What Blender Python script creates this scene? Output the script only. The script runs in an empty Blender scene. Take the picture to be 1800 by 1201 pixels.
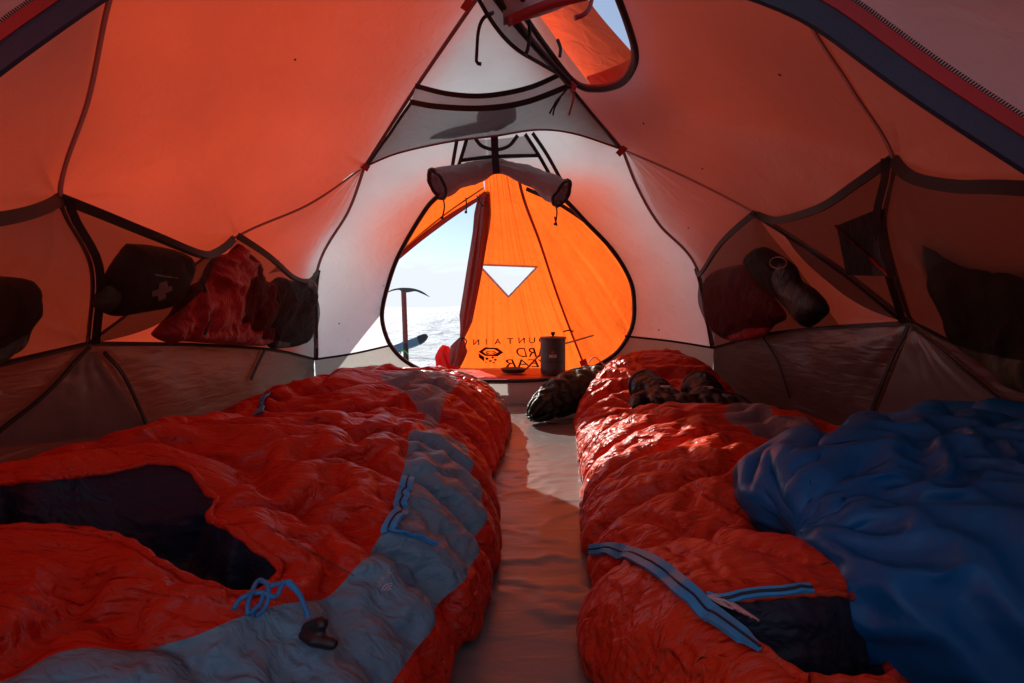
import bpy, math, random
import numpy as np
from mathutils import Vector
from mathutils.bvhtree import BVHTree

# ------------------------------------------------------------------ camera, world, sun, exposure
S = bpy.context.scene
FPX, CH, HY = 850.0, 0.40, 560.0            # focal length in photo pixels, eye height, horizon row
cam = bpy.data.cameras.new("camera")
cam.sensor_width = 36.0
cam.lens = FPX * 36.0 / 1800.0
cam.shift_y = -(600.5 - HY) / 1800.0
cam.clip_start, cam.clip_end = 0.01, 3000.0
cam_o = bpy.data.objects.new("camera", cam)
S.collection.objects.link(cam_o)
cam_o.location = (0, 0, CH)
cam_o.rotation_euler = (math.radians(90), 0, 0)
S.camera = cam_o

SUN_EL, SUN_AZ = 28.5, 26.0                 # degrees; azimuth measured from +Y (door) towards -X
world = bpy.data.worlds.new("World"); S.world = world; world.use_nodes = True
wn, wl = world.node_tree.nodes, world.node_tree.links
for n in list(wn): wn.remove(n)
w_out = wn.new("ShaderNodeOutputWorld"); w_bg = wn.new("ShaderNodeBackground")
sky = wn.new("ShaderNodeTexSky"); sky.sky_type = 'NISHITA'; sky.sun_disc = False
sky.sun_elevation = math.radians(SUN_EL); sky.sun_rotation = math.radians(-SUN_AZ)
sky.altitude = 1800; sky.air_density = 1.0; sky.dust_density = 0.6; sky.ozone_density = 1.5
w_bg.inputs[1].default_value = 0.10
# cloud bank that lies low over the snowfield all the way round, thin streaks above it
w_tc = wn.new("ShaderNodeTexCoord"); w_sep = wn.new("ShaderNodeSeparateXYZ")
wl.new(w_tc.outputs["Generated"], w_sep.inputs[0])
w_map = wn.new("ShaderNodeMapping"); w_map.inputs["Scale"].default_value = (5, 5, 24)
wl.new(w_tc.outputs["Generated"], w_map.inputs[0])
w_no = wn.new("ShaderNodeTexNoise"); w_no.inputs["Scale"].default_value = 1.6
w_no.inputs["Detail"].default_value = 7; w_no.inputs["Roughness"].default_value = 0.6
wl.new(w_map.outputs[0], w_no.inputs["Vector"])
w_r1 = wn.new("ShaderNodeMapRange"); w_r1.interpolation_type = 'SMOOTHSTEP'
w_r1.inputs[1].default_value = 0.17; w_r1.inputs[2].default_value = 0.04
wl.new(w_sep.outputs[2], w_r1.inputs[0])
w_ad = wn.new("ShaderNodeMath"); w_ad.operation = 'MULTIPLY_ADD'
wl.new(w_no.outputs[0], w_ad.inputs[0]); w_ad.inputs[1].default_value = 1.3
w_sb = wn.new("ShaderNodeMath"); w_sb.operation = 'SUBTRACT'; w_sb.inputs[1].default_value = 0.66
wl.new(w_r1.outputs[0], w_sb.inputs[0]); wl.new(w_sb.outputs[0], w_ad.inputs[2])
w_r2 = wn.new("ShaderNodeMapRange"); w_r2.interpolation_type = 'SMOOTHSTEP'
w_r2.inputs[1].default_value = 0.18; w_r2.inputs[2].default_value = 0.62; w_r2.inputs[3].default_value = 0.22
wl.new(w_ad.outputs[0], w_r2.inputs[0])
w_mx = wn.new("ShaderNodeMix"); w_mx.data_type = 'RGBA'
w_mx.inputs["B"].default_value = (6.0, 6.4, 6.8, 1)
wl.new(w_r2.outputs[0], w_mx.inputs["Factor"]); wl.new(sky.outputs[0], w_mx.inputs["A"])
wl.new(w_mx.outputs["Result"], w_bg.inputs[0]); wl.new(w_bg.outputs[0], w_out.inputs[0])

sun = bpy.data.lights.new("sun", 'SUN'); sun.energy = 4.6; sun.angle = math.radians(0.53); sun.color = (1.0, 0.95, 0.87)
sun_o = bpy.data.objects.new("sun", sun); S.collection.objects.link(sun_o)
_e, _a = math.radians(SUN_EL), math.radians(SUN_AZ)
SUN_DIR = Vector((-math.sin(_a) * math.cos(_e), math.cos(_a) * math.cos(_e), math.sin(_e)))
sun_o.rotation_euler = SUN_DIR.to_track_quat('Z', 'Y').to_euler()
sun_o.location = SUN_DIR * 50

S.render.engine = 'CYCLES'
S.cycles.use_denoising = True
try: S.cycles.denoiser = 'OPENIMAGEDENOISE'
except Exception: pass
S.cycles.max_bounces = 10; S.cycles.diffuse_bounces = 6; S.cycles.glossy_bounces = 4
S.cycles.transmission_bounces = 10; S.cycles.transparent_max_bounces = 16
S.cycles.sample_clamp_indirect = 8.0
S.cycles.caustics_reflective = False; S.cycles.caustics_refractive = False
S.view_settings.view_transform = 'Standard'; S.view_settings.look = 'None'
S.view_settings.gamma = 1.0; S.view_settings.use_curve_mapping = False
S.view_settings.exposure = 0.55

# ------------------------------------------------------------------ helpers
rng = np.random.default_rng(7)
random.seed(7)
COL = S.collection

def px(x, y, Y):
    """photo pixel + distance along the view axis -> point"""
    return np.array(((x - 900.0) * Y / FPX, Y, CH - (y - HY) * Y / FPX))
def gz(x, y, z):
    """photo pixel on the level z -> point"""
    return px(x, y, (CH - z) * FPX / (y - HY))
def to_px(P):
    P = np.asarray(P, float)
    Y = np.maximum(P[..., 1], 1e-3)
    return np.stack((900 + FPX * P[..., 0] / Y, HY - FPX * (P[..., 2] - CH) / Y), -1)
def crv(pts, n=40):
    """Catmull-Rom through points, resampled evenly"""
    p = np.array([np.asarray(q, float) for q in pts])
    if len(p) == 2:
        t = np.linspace(0, 1, n)[:, None]; return p[0] * (1 - t) + p[1] * t
    q = np.vstack((2 * p[0] - p[1], p, 2 * p[-1] - p[-2])); out = []
    for i in range(len(p) - 1):
        t = np.linspace(0, 1, 24, endpoint=False)[:, None]
        a, b, c, d = q[i:i + 4]
        out.append(0.5 * (2 * b + (c - a) * t + (2 * a - 5 * b + 4 * c - d) * t**2 + (3 * b - a - 3 * c + d) * t**3))
    out.append(p[-1:]); o = np.vstack(out)
    s = np.r_[0, np.cumsum(np.linalg.norm(np.diff(o, axis=0), axis=1))]
    u = np.linspace(0, s[-1], n)
    return np.stack([np.interp(u, s, o[:, k]) for k in range(o.shape[1])], 1)
def resample(c, n):
    c = np.asarray(c); s = np.r_[0, np.cumsum(np.linalg.norm(np.diff(c, axis=0), axis=1))]
    u = np.linspace(0, s[-1], n)
    return np.stack([np.interp(u, s, c[:, k]) for k in range(c.shape[1])], 1)
def coons(c0, c1, d0, d1, nu, nv):
    """c0,c1 run in u at v=0,1; d0,d1 run in v at u=0,1"""
    c0, c1 = resample(c0, nu), resample(c1, nu); d0, d1 = resample(d0, nv), resample(d1, nv)
    u = np.linspace(0, 1, nu)[:, None, None]; v = np.linspace(0, 1, nv)[None, :, None]
    L = (1 - v) * c0[:, None] + v * c1[:, None]
    M = (1 - u) * d0[None] + u * d1[None]
    B = ((1 - u) * (1 - v) * c0[0] + u * (1 - v) * c0[-1] + (1 - u) * v * c1[0] + u * v * c1[-1])
    return L + M - B
def grid_faces(nu, nv, wrap=False):
    i = np.arange(nu * nv).reshape(nu, nv)
    if wrap: i = np.hstack((i, i[:, :1]))
    return np.stack((i[:-1, :-1], i[1:, :-1], i[1:, 1:], i[:-1, 1:]), -1).reshape(-1, 4)
def mesh(name, V, F, mat=None, parent=None, smooth=True):
    me = bpy.data.meshes.new(name)
    V = np.asarray(V, float).reshape(-1, 3)
    me.from_pydata(V.tolist(), [], [tuple(int(k) for k in f) for f in F])
    if smooth: me.polygons.foreach_set("use_smooth", [True] * len(me.polygons))
    if mat is not None: me.materials.append(mat)
    me.update()
    o = bpy.data.objects.new(name, me); COL.objects.link(o)
    if parent is not None: o.parent = parent
    return o
def compact(V, F):
    F = np.asarray(F); u, inv = np.unique(F, return_inverse=True)
    return np.asarray(V).reshape(-1, 3)[u], inv.reshape(F.shape)
def thing(name, label, cat, group=None):
    o = bpy.data.objects.new(name, None); o.empty_display_size = 0.05; COL.objects.link(o)
    return tag(o, label, cat, group)
def tag(o, label, cat, group=None):
    o["label"] = label; o["category"] = cat
    if group: o["group"] = group
    return o
def frames(c):
    t = np.gradient(c, axis=0); t /= np.linalg.norm(t, axis=1)[:, None] + 1e-12
    ref = np.array((0, 0, 1.0)) if abs(t[0][2]) < 0.9 else np.array((1.0, 0, 0))
    n = np.cross(t[0], ref); n /= np.linalg.norm(n); N = []
    for k in range(len(c)):
        n = n - t[k] * (n @ t[k]); n /= np.linalg.norm(n) + 1e-12; N.append(n)
    N = np.array(N); return t, N, np.cross(t, N)
def tube_geo(c, r, ns=8, cap=True, closed=False):
    c = np.asarray(c); t, N, B = frames(c); r = np.broadcast_to(np.asarray(r, float), (len(c),))
    a = np.linspace(0, 2 * np.pi, ns, endpoint=False)
    V = c[:, None] + r[:, None, None] * (N[:, None] * np.cos(a)[None, :, None] + B[:, None] * np.sin(a)[None, :, None])
    F = grid_faces(len(c), ns, True).tolist(); V = V.reshape(-1, 3)
    if closed:
        b = (len(c) - 1) * ns
        F += [(b + k, b + (k + 1) % ns, (k + 1) % ns, k) for k in range(ns)]
    elif cap:
        F += [tuple(range(ns))[::-1], tuple(range(len(V) - ns, len(V)))]
    return V, F
def join(gs):
    V, F, k = [], [], 0
    for v, f in gs:
        v = np.asarray(v).reshape(-1, 3)
        V.append(v); F += [tuple(int(j) + k for j in q) for q in f]; k += len(v)
    return np.vstack(V), F
def tube(name, c, r, mat, parent=None, ns=8, closed=False):
    return mesh(name, *tube_geo(c, r, ns, True, closed), mat, parent)
def ribbon_geo(c, w, nrm, th=0.0016):
    """strap along c, width w, lying flat against normal nrm (one vector, per-point, or a point to face)"""
    c = np.asarray(c); t = np.gradient(c, axis=0); t /= np.linalg.norm(t, axis=1)[:, None] + 1e-12
    n = np.broadcast_to(np.asarray(nrm, float), c.shape)
    s = np.cross(t, n); s /= np.linalg.norm(s, axis=1)[:, None] + 1e-12
    n = np.cross(s, t); w = np.broadcast_to(np.asarray(w, float), (len(c),))[:, None] / 2
    V = np.stack((c - s * w + n * th, c + s * w + n * th, c + s * w - n * th, c - s * w - n * th), 1)
    F = grid_faces(len(c), 4, True).tolist() + [(3, 2, 1, 0), tuple(range(4 * len(c) - 4, 4 * len(c)))]
    return V.reshape(-1, 3), F
def ribbon(name, c, w, nrm, mat, parent=None, th=0.0016):
    o = mesh(name, *ribbon_geo(c, w, nrm, th), mat, parent, smooth=False); return o
def to_center(c, toward=(0, 1.1, 0.45)):
    d = np.asarray(toward) - np.asarray(c); return d / np.linalg.norm(d, axis=1)[:, None]
def inside(poly, P):
    poly = np.asarray(poly, float); x, y = P[..., 0], P[..., 1]; r = np.zeros(x.shape, bool)
    for (x1, y1), (x2, y2) in zip(poly, np.roll(poly, -1, 0)):
        c = ((y1 > y) != (y2 > y)); r ^= c & (x < (x2 - x1) * (y - y1) / (y2 - y1 + 1e-12) + x1)
    return r
def dist_poly(poly, P, closed=True):
    """distance of points to a polyline in the plane and the nearest point"""
    poly = np.asarray(poly, float); P = np.asarray(P, float)
    best = np.full(P.shape[:-1], 1e9); near = np.zeros_like(P)
    seg = zip(poly, np.roll(poly, -1, 0)) if closed else zip(poly[:-1], poly[1:])
    for a, b in seg:
        ab = b - a; t = np.clip(((P - a) @ ab) / (ab @ ab + 1e-12), 0, 1)
        q = a + t[..., None] * ab; d = np.linalg.norm(P - q, axis=-1)
        m = d < best; best[m] = d[m]; near[m] = q[m]
    return best, near
# lattice value noise, any dimension of points
_tab = rng.random(4096)
def vnoise(P):
    P = np.asarray(P, float); i = np.floor(P).astype(np.int64); f = P - i; f = f * f * (3 - 2 * f)
    k = P.shape[-1]; pr = np.array((73856093, 19349663, 83492791))[:k]; out = 0
    for c in range(2 ** k):
        o = np.array([(c >> j) & 1 for j in range(k)])
        h = ((i + o) * pr); hh = h[..., 0]
        for j in range(1, k): hh = hh ^ h[..., j]
        w = np.prod(np.where(o == 1, f, 1 - f), -1); out = out + w * _tab[(hh ^ (hh >> 7)) & 4095]
    return out * 2 - 1
def fbm(P, o=4, g=0.5):
    s, a, r = 0, 1.0, 0
    for k in range(o): r = r + a * vnoise(np.asarray(P) * 2**k + 17.3 * k); s += a; a *= g
    return r / s

# ------------------------------------------------------------------ materials
def new_mat(name):
    m = bpy.data.materials.new(name); m.use_nodes = True
    nt = m.node_tree
    for n in list(nt.nodes): nt.nodes.remove(n)
    out = nt.nodes.new("ShaderNodeOutputMaterial"); return m, nt, out
def add_bump(nt, sc, strength, dist, stretch=(1, 1, 1), detail=3, second=None):
    tc = nt.nodes.new("ShaderNodeTexCoord"); mp = nt.nodes.new("ShaderNodeMapping")
    mp.inputs["Scale"].default_value = stretch; nt.links.new(tc.outputs["Object"], mp.inputs[0])
    no = nt.nodes.new("ShaderNodeTexNoise"); no.inputs["Scale"].default_value = sc; no.inputs["Detail"].default_value = detail
    no.inputs["Distortion"].default_value = 0.6
    nt.links.new(mp.outputs[0], no.inputs["Vector"])
    bp = nt.nodes.new("ShaderNodeBump"); bp.inputs["Strength"].default_value = strength; bp.inputs["Distance"].default_value = dist
    nt.links.new(no.outputs[0], bp.inputs["Height"]); return bp, no, mp
def vary(nt, col, no_scale=9.0, amt=0.12):
    tc = nt.nodes.new("ShaderNodeTexCoord"); no = nt.nodes.new("ShaderNodeTexNoise")
    no.inputs["Scale"].default_value = no_scale; no.inputs["Detail"].default_value = 5
    nt.links.new(tc.outputs["Object"], no.inputs["Vector"])
    hs = nt.nodes.new("ShaderNodeHueSaturation"); hs.inputs["Color"].default_value = (*col, 1)
    mr = nt.nodes.new("ShaderNodeMapRange"); mr.inputs[3].default_value = 1 - amt; mr.inputs[4].default_value = 1 + amt
    mr.inputs[1].default_value = 0.3; mr.inputs[2].default_value = 0.7
    nt.links.new(no.outputs[0], mr.inputs[0]); nt.links.new(mr.outputs[0], hs.inputs["Value"]); return hs.outputs[0]
def sheer(name, refl, trans, f=0.55, bump=(60, 0.25, 0.004), stretch=(1, 1, 1), clear=0.0, clear_col=(1, 1, 1), gloss=0.06, amt=0.05, ripstop=False):
    """thin tent cloth: scatters light back and through; clear = open share (netting, film)"""
    m, nt, out = new_mat(name); N, L = nt.nodes, nt.links
    bp, no, mp = add_bump(nt, bump[0], bump[1], bump[2], stretch)
    if ripstop:
        tc = N.new("ShaderNodeTexCoord"); wv = N.new("ShaderNodeTexWave"); wv.inputs["Scale"].default_value = 120
        wv.bands_direction = 'DIAGONAL'
        L.new(tc.outputs["Object"], wv.inputs["Vector"])
        b2 = N.new("ShaderNodeBump"); b2.inputs["Strength"].default_value = 0.2; b2.inputs["Distance"].default_value = 0.001
        L.new(wv.outputs[0], b2.inputs["Height"]); L.new(bp.outputs[0], b2.inputs["Normal"]); bp = b2
    d = N.new("ShaderNodeBsdfDiffuse"); t = N.new("ShaderNodeBsdfTranslucent")
    cd, ct = vary(nt, refl, 6, amt), vary(nt, trans, 6, amt)
    if ripstop:                                  # specks of grit stuck on the cloth
        tv_ = N.new("ShaderNodeTexCoord"); vo = N.new("ShaderNodeTexVoronoi"); vo.inputs["Scale"].default_value = 7.0; L.new(tv_.outputs["Object"], vo.inputs["Vector"])
        cmp_ = N.new("ShaderNodeMath"); cmp_.operation = 'GREATER_THAN'; cmp_.inputs[1].default_value = 0.03; L.new(vo.outputs["Distance"], cmp_.inputs[0])
        for q in range(2):
            mm = N.new("ShaderNodeMix"); mm.data_type = 'RGBA'; mm.inputs["A"].default_value = (0.05, 0.03, 0.03, 1); L.new(cmp_.outputs[0], mm.inputs["Factor"])
            L.new((cd, ct)[q], mm.inputs["B"])
            if q == 0: cd = mm.outputs["Result"]
            else: ct = mm.outputs["Result"]
    L.new(cd, d.inputs[0]); L.new(ct, t.inputs[0])
    L.new(bp.outputs[0], d.inputs["Normal"]); L.new(bp.outputs[0], t.inputs["Normal"])
    mx = N.new("ShaderNodeMixShader"); mx.inputs[0].default_value = f
    L.new(d.outputs[0], mx.inputs[1]); L.new(t.outputs[0], mx.inputs[2]); cur = mx.outputs[0]
    if gloss:
        g = N.new("ShaderNodeBsdfGlossy"); g.inputs["Roughness"].default_value = 0.42; L.new(bp.outputs[0], g.inputs["Normal"])
        g.inputs[0].default_value = (0.9, 0.9, 0.9, 1)
        m3 = N.new("ShaderNodeMixShader"); m3.inputs[0].default_value = gloss
        L.new(cur, m3.inputs[1]); L.new(g.outputs[0], m3.inputs[2]); cur = m3.outputs[0]
    if clear:
        tr = N.new("ShaderNodeBsdfTransparent"); tr.inputs[0].default_value = (*clear_col, 1)
        m2 = N.new("ShaderNodeMixShader"); m2.inputs[0].default_value = clear
        L.new(cur, m2.inputs[1]); L.new(tr.outputs[0], m2.inputs[2]); cur = m2.outputs[0]
    L.new(cur, out.inputs[0]); return m
def solid(name, col, rough=0.6, metal=0.0, bump=None, stretch=(1, 1, 1), amt=0.12, sheen=0.0, scale=9.0, spec=0.5):
    m, nt, out = new_mat(name); N, L = nt.nodes, nt.links
    p = N.new("ShaderNodeBsdfPrincipled"); L.new(vary(nt, col, scale, amt), p.inputs["Base Color"])
    p.inputs["Roughness"].default_value = rough; p.inputs["Metallic"].default_value = metal
    p.inputs["Specular IOR Level"].default_value = spec
    p.inputs["Sheen Weight"].default_value = sheen
    if bump:
        bp, no, mp = add_bump(nt, bump[0], bump[1], bump[2], stretch); L.new(bp.outputs[0], p.inputs["Normal"])
    L.new(p.outputs[0], out.inputs[0]); return m
def nylon(name, col, rough=0.42, crinkle=1.0, amt=0.1, sheen=0.0):
    """crinkled thin nylon over fill: stretched noise ridges at two scales"""
    m, nt, out = new_mat(name); N, L = nt.nodes, nt.links
    p = N.new("ShaderNodeBsdfPrincipled"); L.new(vary(nt, col, 5, amt), p.inputs["Base Color"])
    p.inputs["Roughness"].default_value = rough; p.inputs["Sheen Weight"].default_value = sheen
    p.inputs["Specular IOR Level"].default_value = 0.28
    tc = N.new("ShaderNodeTexCoord"); prev = None
    for sc_, st_, dist, dis in ((9, (0.45, 1.5, 1.0), 0.010, 0.9), (24, (0.5, 1.6, 1.0), 0.0042, 0.8), (70, (0.6, 1.6, 1.0), 0.0012, 0.6)):
        mp = N.new("ShaderNodeMapping"); mp.inputs["Scale"].default_value = st_; mp.inputs["Rotation"].default_value = (0, 0, {9: 0.35, 24: -0.5, 70: 0.9}[sc_]); L.new(tc.outputs["Object"], mp.inputs[0])
        no = N.new("ShaderNodeTexNoise"); no.inputs["Scale"].default_value = sc_; no.inputs["Detail"].default_value = 2; no.inputs["Distortion"].default_value = dis
        L.new(mp.outputs[0], no.inputs["Vector"])
        s1 = N.new("ShaderNodeMath"); s1.operation = 'SUBTRACT'; s1.inputs[1].default_value = 0.5; L.new(no.outputs[0], s1.inputs[0])
        s2 = N.new("ShaderNodeMath"); s2.operation = 'ABSOLUTE'; L.new(s1.outputs[0], s2.inputs[0])
        s3 = N.new("ShaderNodeMapRange"); s3.inputs[1].default_value = 0.16; s3.inputs[2].default_value = 0.0; s3.interpolation_type = 'SMOOTHERSTEP'; L.new(s2.outputs[0], s3.inputs[0])
        bp = N.new("ShaderNodeBump"); bp.inputs["Strength"].default_value = min(1.0, 0.6 * crinkle); bp.inputs["Distance"].default_value = dist * crinkle
        L.new(s3.outputs[0], bp.inputs["Height"])
        if prev: L.new(prev.outputs[0], bp.inputs["Normal"])
        prev = bp
    L.new(prev.outputs[0], p.inputs["Normal"])
    L.new(p.outputs[0], out.inputs[0]); return m

M_FLY = sheer("fly_orange", (0.60, 0.13, 0.02), (0.98, 0.118, 0.012), 0.72, (14, 0.5, 0.02), gloss=0.02)
M_FLYR = sheer("fly_red_orange", (0.50, 0.07, 0.02), (0.86, 0.088, 0.03), 0.60, (14, 0.5, 0.02), gloss=0.02)
M_FLYW = sheer("fly_pale", (0.62, 0.64, 0.64), (0.66, 0.70, 0.70), 0.6, (14, 0.4, 0.02), gloss=0.03)
M_CAN = sheer("canopy_white", (0.42, 0.40, 0.42), (0.86, 0.82, 0.84), 0.62, (18, 0.5, 0.012), gloss=0.03, ripstop=True)
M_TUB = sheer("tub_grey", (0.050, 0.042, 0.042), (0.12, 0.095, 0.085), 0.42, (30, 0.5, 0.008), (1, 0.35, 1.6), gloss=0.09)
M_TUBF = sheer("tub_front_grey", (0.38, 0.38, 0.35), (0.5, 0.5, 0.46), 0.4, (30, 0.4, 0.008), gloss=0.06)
M_NET = sheer("pocket_net", (0.014, 0.012, 0.013), (0.05, 0.035, 0.035), 0.4, (24, 0.6, 0.012), clear=0.42, gloss=0.015)
M_NETG = sheer("shelf_net", (0.10, 0.105, 0.12), (0.22, 0.23, 0.25), 0.5, (20, 0.8, 0.02), (0.5, 2, 1), clear=0.22, gloss=0.03)
M_TAPE = solid("black_tape", (0.012, 0.010, 0.012), 0.65, bump=(400, 0.3, 0.001))
M_SEAM = solid("seam_tape", (0.30, 0.15, 0.16), 0.6)
M_REDT = solid("red_tape", (0.30, 0.012, 0.014), 0.55, bump=(300, 0.2, 0.001))
M_NAVYT = solid("navy_tape", (0.012, 0.018, 0.038), 0.6, bump=(500, 0.4, 0.001))
M_FLOOR = solid("tent_floor", (0.16, 0.158, 0.152), 0.30, bump=(22, 0.45, 0.004), stretch=(0.6, 1.5, 1), amt=0.14, scale=3)
M_FILM = sheer("clear_film", (0.5, 0.5, 0.5), (0.6, 0.6, 0.6), 0.5, (20, 0.1, 0.004), clear=0.93, gloss=0.0)
M_WHITE = solid("white_edge", (0.8, 0.8, 0.8), 0.6)
# ------------------------------------------------------------------ snowfield
def snow_h(x, y):
    r = np.hypot(x, y - 1.2)
    foot = np.maximum(np.abs(x + 0.0) - 1.0, np.abs(y - 1.2) - 1.06)           # dug-out tent platform
    k = np.clip(foot / 0.25, 0, 1); k = k * k * (3 - 2 * k)
    base = -0.04 + k * (0.10 + 0.03 * np.clip((y - 2.6) / 1.0, 0, 1) * (x < 0.3))
    ang = np.arctan2(x, np.maximum(y, 0.1) if np.ndim(y) == 0 else np.where(np.abs(y) < 0.1, 0.1, y))
    rise = 0.034 + 0.030 * np.clip(np.sin(np.arctan2(x, y)) * 3 + 0.45, 0, 1.6)
    far = rise * np.clip(r - 14, 0, 62) - 0.055 * np.clip(r - 90, 0, 3000)
    und = 0.35 * fbm(np.stack((x, y), -1) / 17.0, 3) * np.clip((r - 6) / 12, 0, 1)
    sas = 0.17 * np.abs(fbm(np.stack((x / 1.5 + 0.5 * y, y / 1.3 - 0.3 * x), -1) * 0.8, 4)) * np.clip((r - 2.4) / 5, 0, 1)
    lump = 0.035 * fbm(np.stack((x, y), -1) * 2.2, 4) * np.clip((r - 1.5) / 1.2, 0, 1)
    return base + far + und + sas + lump * k
u = np.sinh(np.linspace(-1, 1, 361) * 7.6) / np.sinh(7.6) * 900
gx, gy = np.meshgrid(u, u + 2.0, indexing="ij")
snow_m, nt, out = new_mat("snow")
p = nt.nodes.new("ShaderNodeBsdfPrincipled"); nt.links.new(vary(nt, (0.62, 0.66, 0.70), 0.8, 0.05), p.inputs["Base Color"])
p.inputs["Roughness"].default_value = 0.7
b1, n1, m1 = add_bump(nt, 3.4, 1.0, 0.30, (1.0, 1.15, 1), 9); n1.inputs["Roughness"].default_value = 0.62
nt.links.new(b1.outputs[0], p.inputs["Normal"]); nt.links.new(p.outputs[0], out.inputs[0])
snow = mesh("snow_ground", np.stack((gx, gy, snow_h(gx, gy)), -1), grid_faces(361, 361), snow_m)
snow["kind"] = "structure"

# ------------------------------------------------------------------ tent: key points and pole lines
APEX = np.array((-0.05, 1.13, 1.20))
FL, FR = px(640, 292, 1.75), px(1095, 262, 1.78)
RL, RR = np.array((-0.50, 0.65, 0.97)), np.array((0.40, 0.68, 0.98))
HL, HR = px(150, 605, 1.02), px(1605, 568, 1.05)
FLC, FRC = px(553, 632, 2.10), px(1255, 612, 2.10)
RLC, RRC = np.array((-0.85, 0.25, 0.25)), np.array((0.85, 0.25, 0.28))
A_up = crv([FL, px(725, 160, 1.5), px(830, 5, 1.2), APEX])
B_up = crv([FR, px(1000, 150, 1.5), px(893, 10, 1.2), APEX])
A_rr = crv([APEX, (0.20, 0.88, 1.12), RR]); B_rl = crv([APEX, (-0.29, 0.88, 1.12), RL])
A_lo = crv([FL, px(612, 370, 1.92), px(557, 475, 2.05), FLC])
B_lo = crv([FR, px(1122, 330, 1.89), px(1160, 395, 1.97), px(1225, 470, 2.05), FRC])
RL_lo = crv([RL, (-0.455, 0.44, 0.70), (-0.72, 0.33, 0.48), RLC])
RR_lo = crv([RR, (0.452, 0.435, 0.70), (0.72, 0.33, 0.50), RRC])
C_l = crv([FL, px(545, 357, 1.58), px(415, 415, 1.40), (-0.875, 1.18, 0.46), HL])
C_r = crv([FR, px(1215, 315, 1.60), px(1330, 375, 1.45), (0.83, 1.22, 0.53), HR])
C_top = crv([FL, px(755, 250, 1.735), px(870, 230, 1.72), px(965, 226, 1.73), px(1040, 240, 1.75), FR])
D_l = crv([HL, px(155, 470, 0.96), px(100, 345, 0.90), px(150, 170, 0.82), px(185, 0, 0.75), RL])
D_r = crv([HR, px(1560, 400, 1.0), px(1575, 280, 0.95), px(1500, 150, 0.86), px(1420, 15, 0.78), RR])
D_top = crv([RL, (-0.05, 0.62, 1.09), RR])
seam_l = crv([HL, px(350, 607, 1.45), px(480, 616, 1.80), FLC])       # top of the tub, front half
seam_r = crv([HR, px(1440, 578, 1.40), px(1340, 590, 1.72), FRC])
seam_lr = crv([RLC, px(-260, 700, 0.66), px(0, 640, 0.84), HL]); seam_rr = crv([RRC, px(1800, 640, 0.78), HR])
G = lambda x, y: np.array((x, y, 0.0))

tent = thing("dome_tent", "pale inner dome tent pitched on snow with black-edged door and mesh side pockets", "tent")

HUBS = [FL, FR, HL, HR, px(100, 345, 0.90), px(415, 415, 1.40), px(1330, 375, 1.45), px(1575, 280, 0.95), FLC, FRC]
def radiate(g, n, amp=0.009, reach=0.24):
    """tension creases that fan out from the corners where the cloth is pulled"""
    for h in HUBS:
        d = g - h; r = np.linalg.norm(d, axis=-1)
        if r.min() > 0.05: continue
        m = (n * (r < r.min() + 0.15)[..., None]).reshape(-1, 3).sum(0); m = m / (np.linalg.norm(m) + 1e-9); a = np.cross(m, (0.3, 0.2, 1.0)); a /= np.linalg.norm(a); b = np.cross(m, a)
        an = np.arctan2(d @ b, d @ a)
        g = g + n * (amp * fbm(np.stack((an * 9.0 + h[0] * 9, r * 3.0), -1), 3) * np.clip(r / 0.03, 0, 1) * np.exp(-(r / reach) ** 1.5))[..., None]
    return g
def panel(name, grid, mat, parent=tent, amp=0.004, fq=5.0, seed=0.0):
    g = grid.copy(); n = np.cross(np.gradient(g, axis=0), np.gradient(g, axis=1))
    n /= np.linalg.norm(n, axis=-1, keepdims=True) + 1e-9
    ed = np.ones(g.shape[:2]); a, b = g.shape[:2]
    uu = np.linspace(0, 1, a)[:, None]; vv = np.linspace(0, 1, b)[None]
    ed = np.clip(np.minimum(np.minimum(uu, 1 - uu), np.minimum(vv, 1 - vv)) * 12, 0, 1)
    g = g + n * (amp * fbm(g * fq + seed, 3) * ed)[..., None]
    if parent is tent: g = radiate(g, n)
    return mesh(name, g, grid_faces(a, b), mat, parent), g

N_ = 110
roof_side_l = coons(A_up, D_l, C_l, B_rl, N_, N_) if False else None
def quad(c0, c1, d0, d1, n=N_, m=N_): return coons(c0, c1, d0, d1, n, m)
# main side roofs: corners hub, front hub, apex, rear hub
gl = quad(C_l[::-1], np.array(B_rl)[::-1], D_l, A_up)          # u: hub->FL / RL->apex ; v: hub->RL / FL->apex
panel("side_roof", gl, M_CAN, amp=0.006, fq=3.2)
gr = quad(C_r[::-1], np.array(A_rr)[::-1], D_r, B_up, 220, 220)
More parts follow.
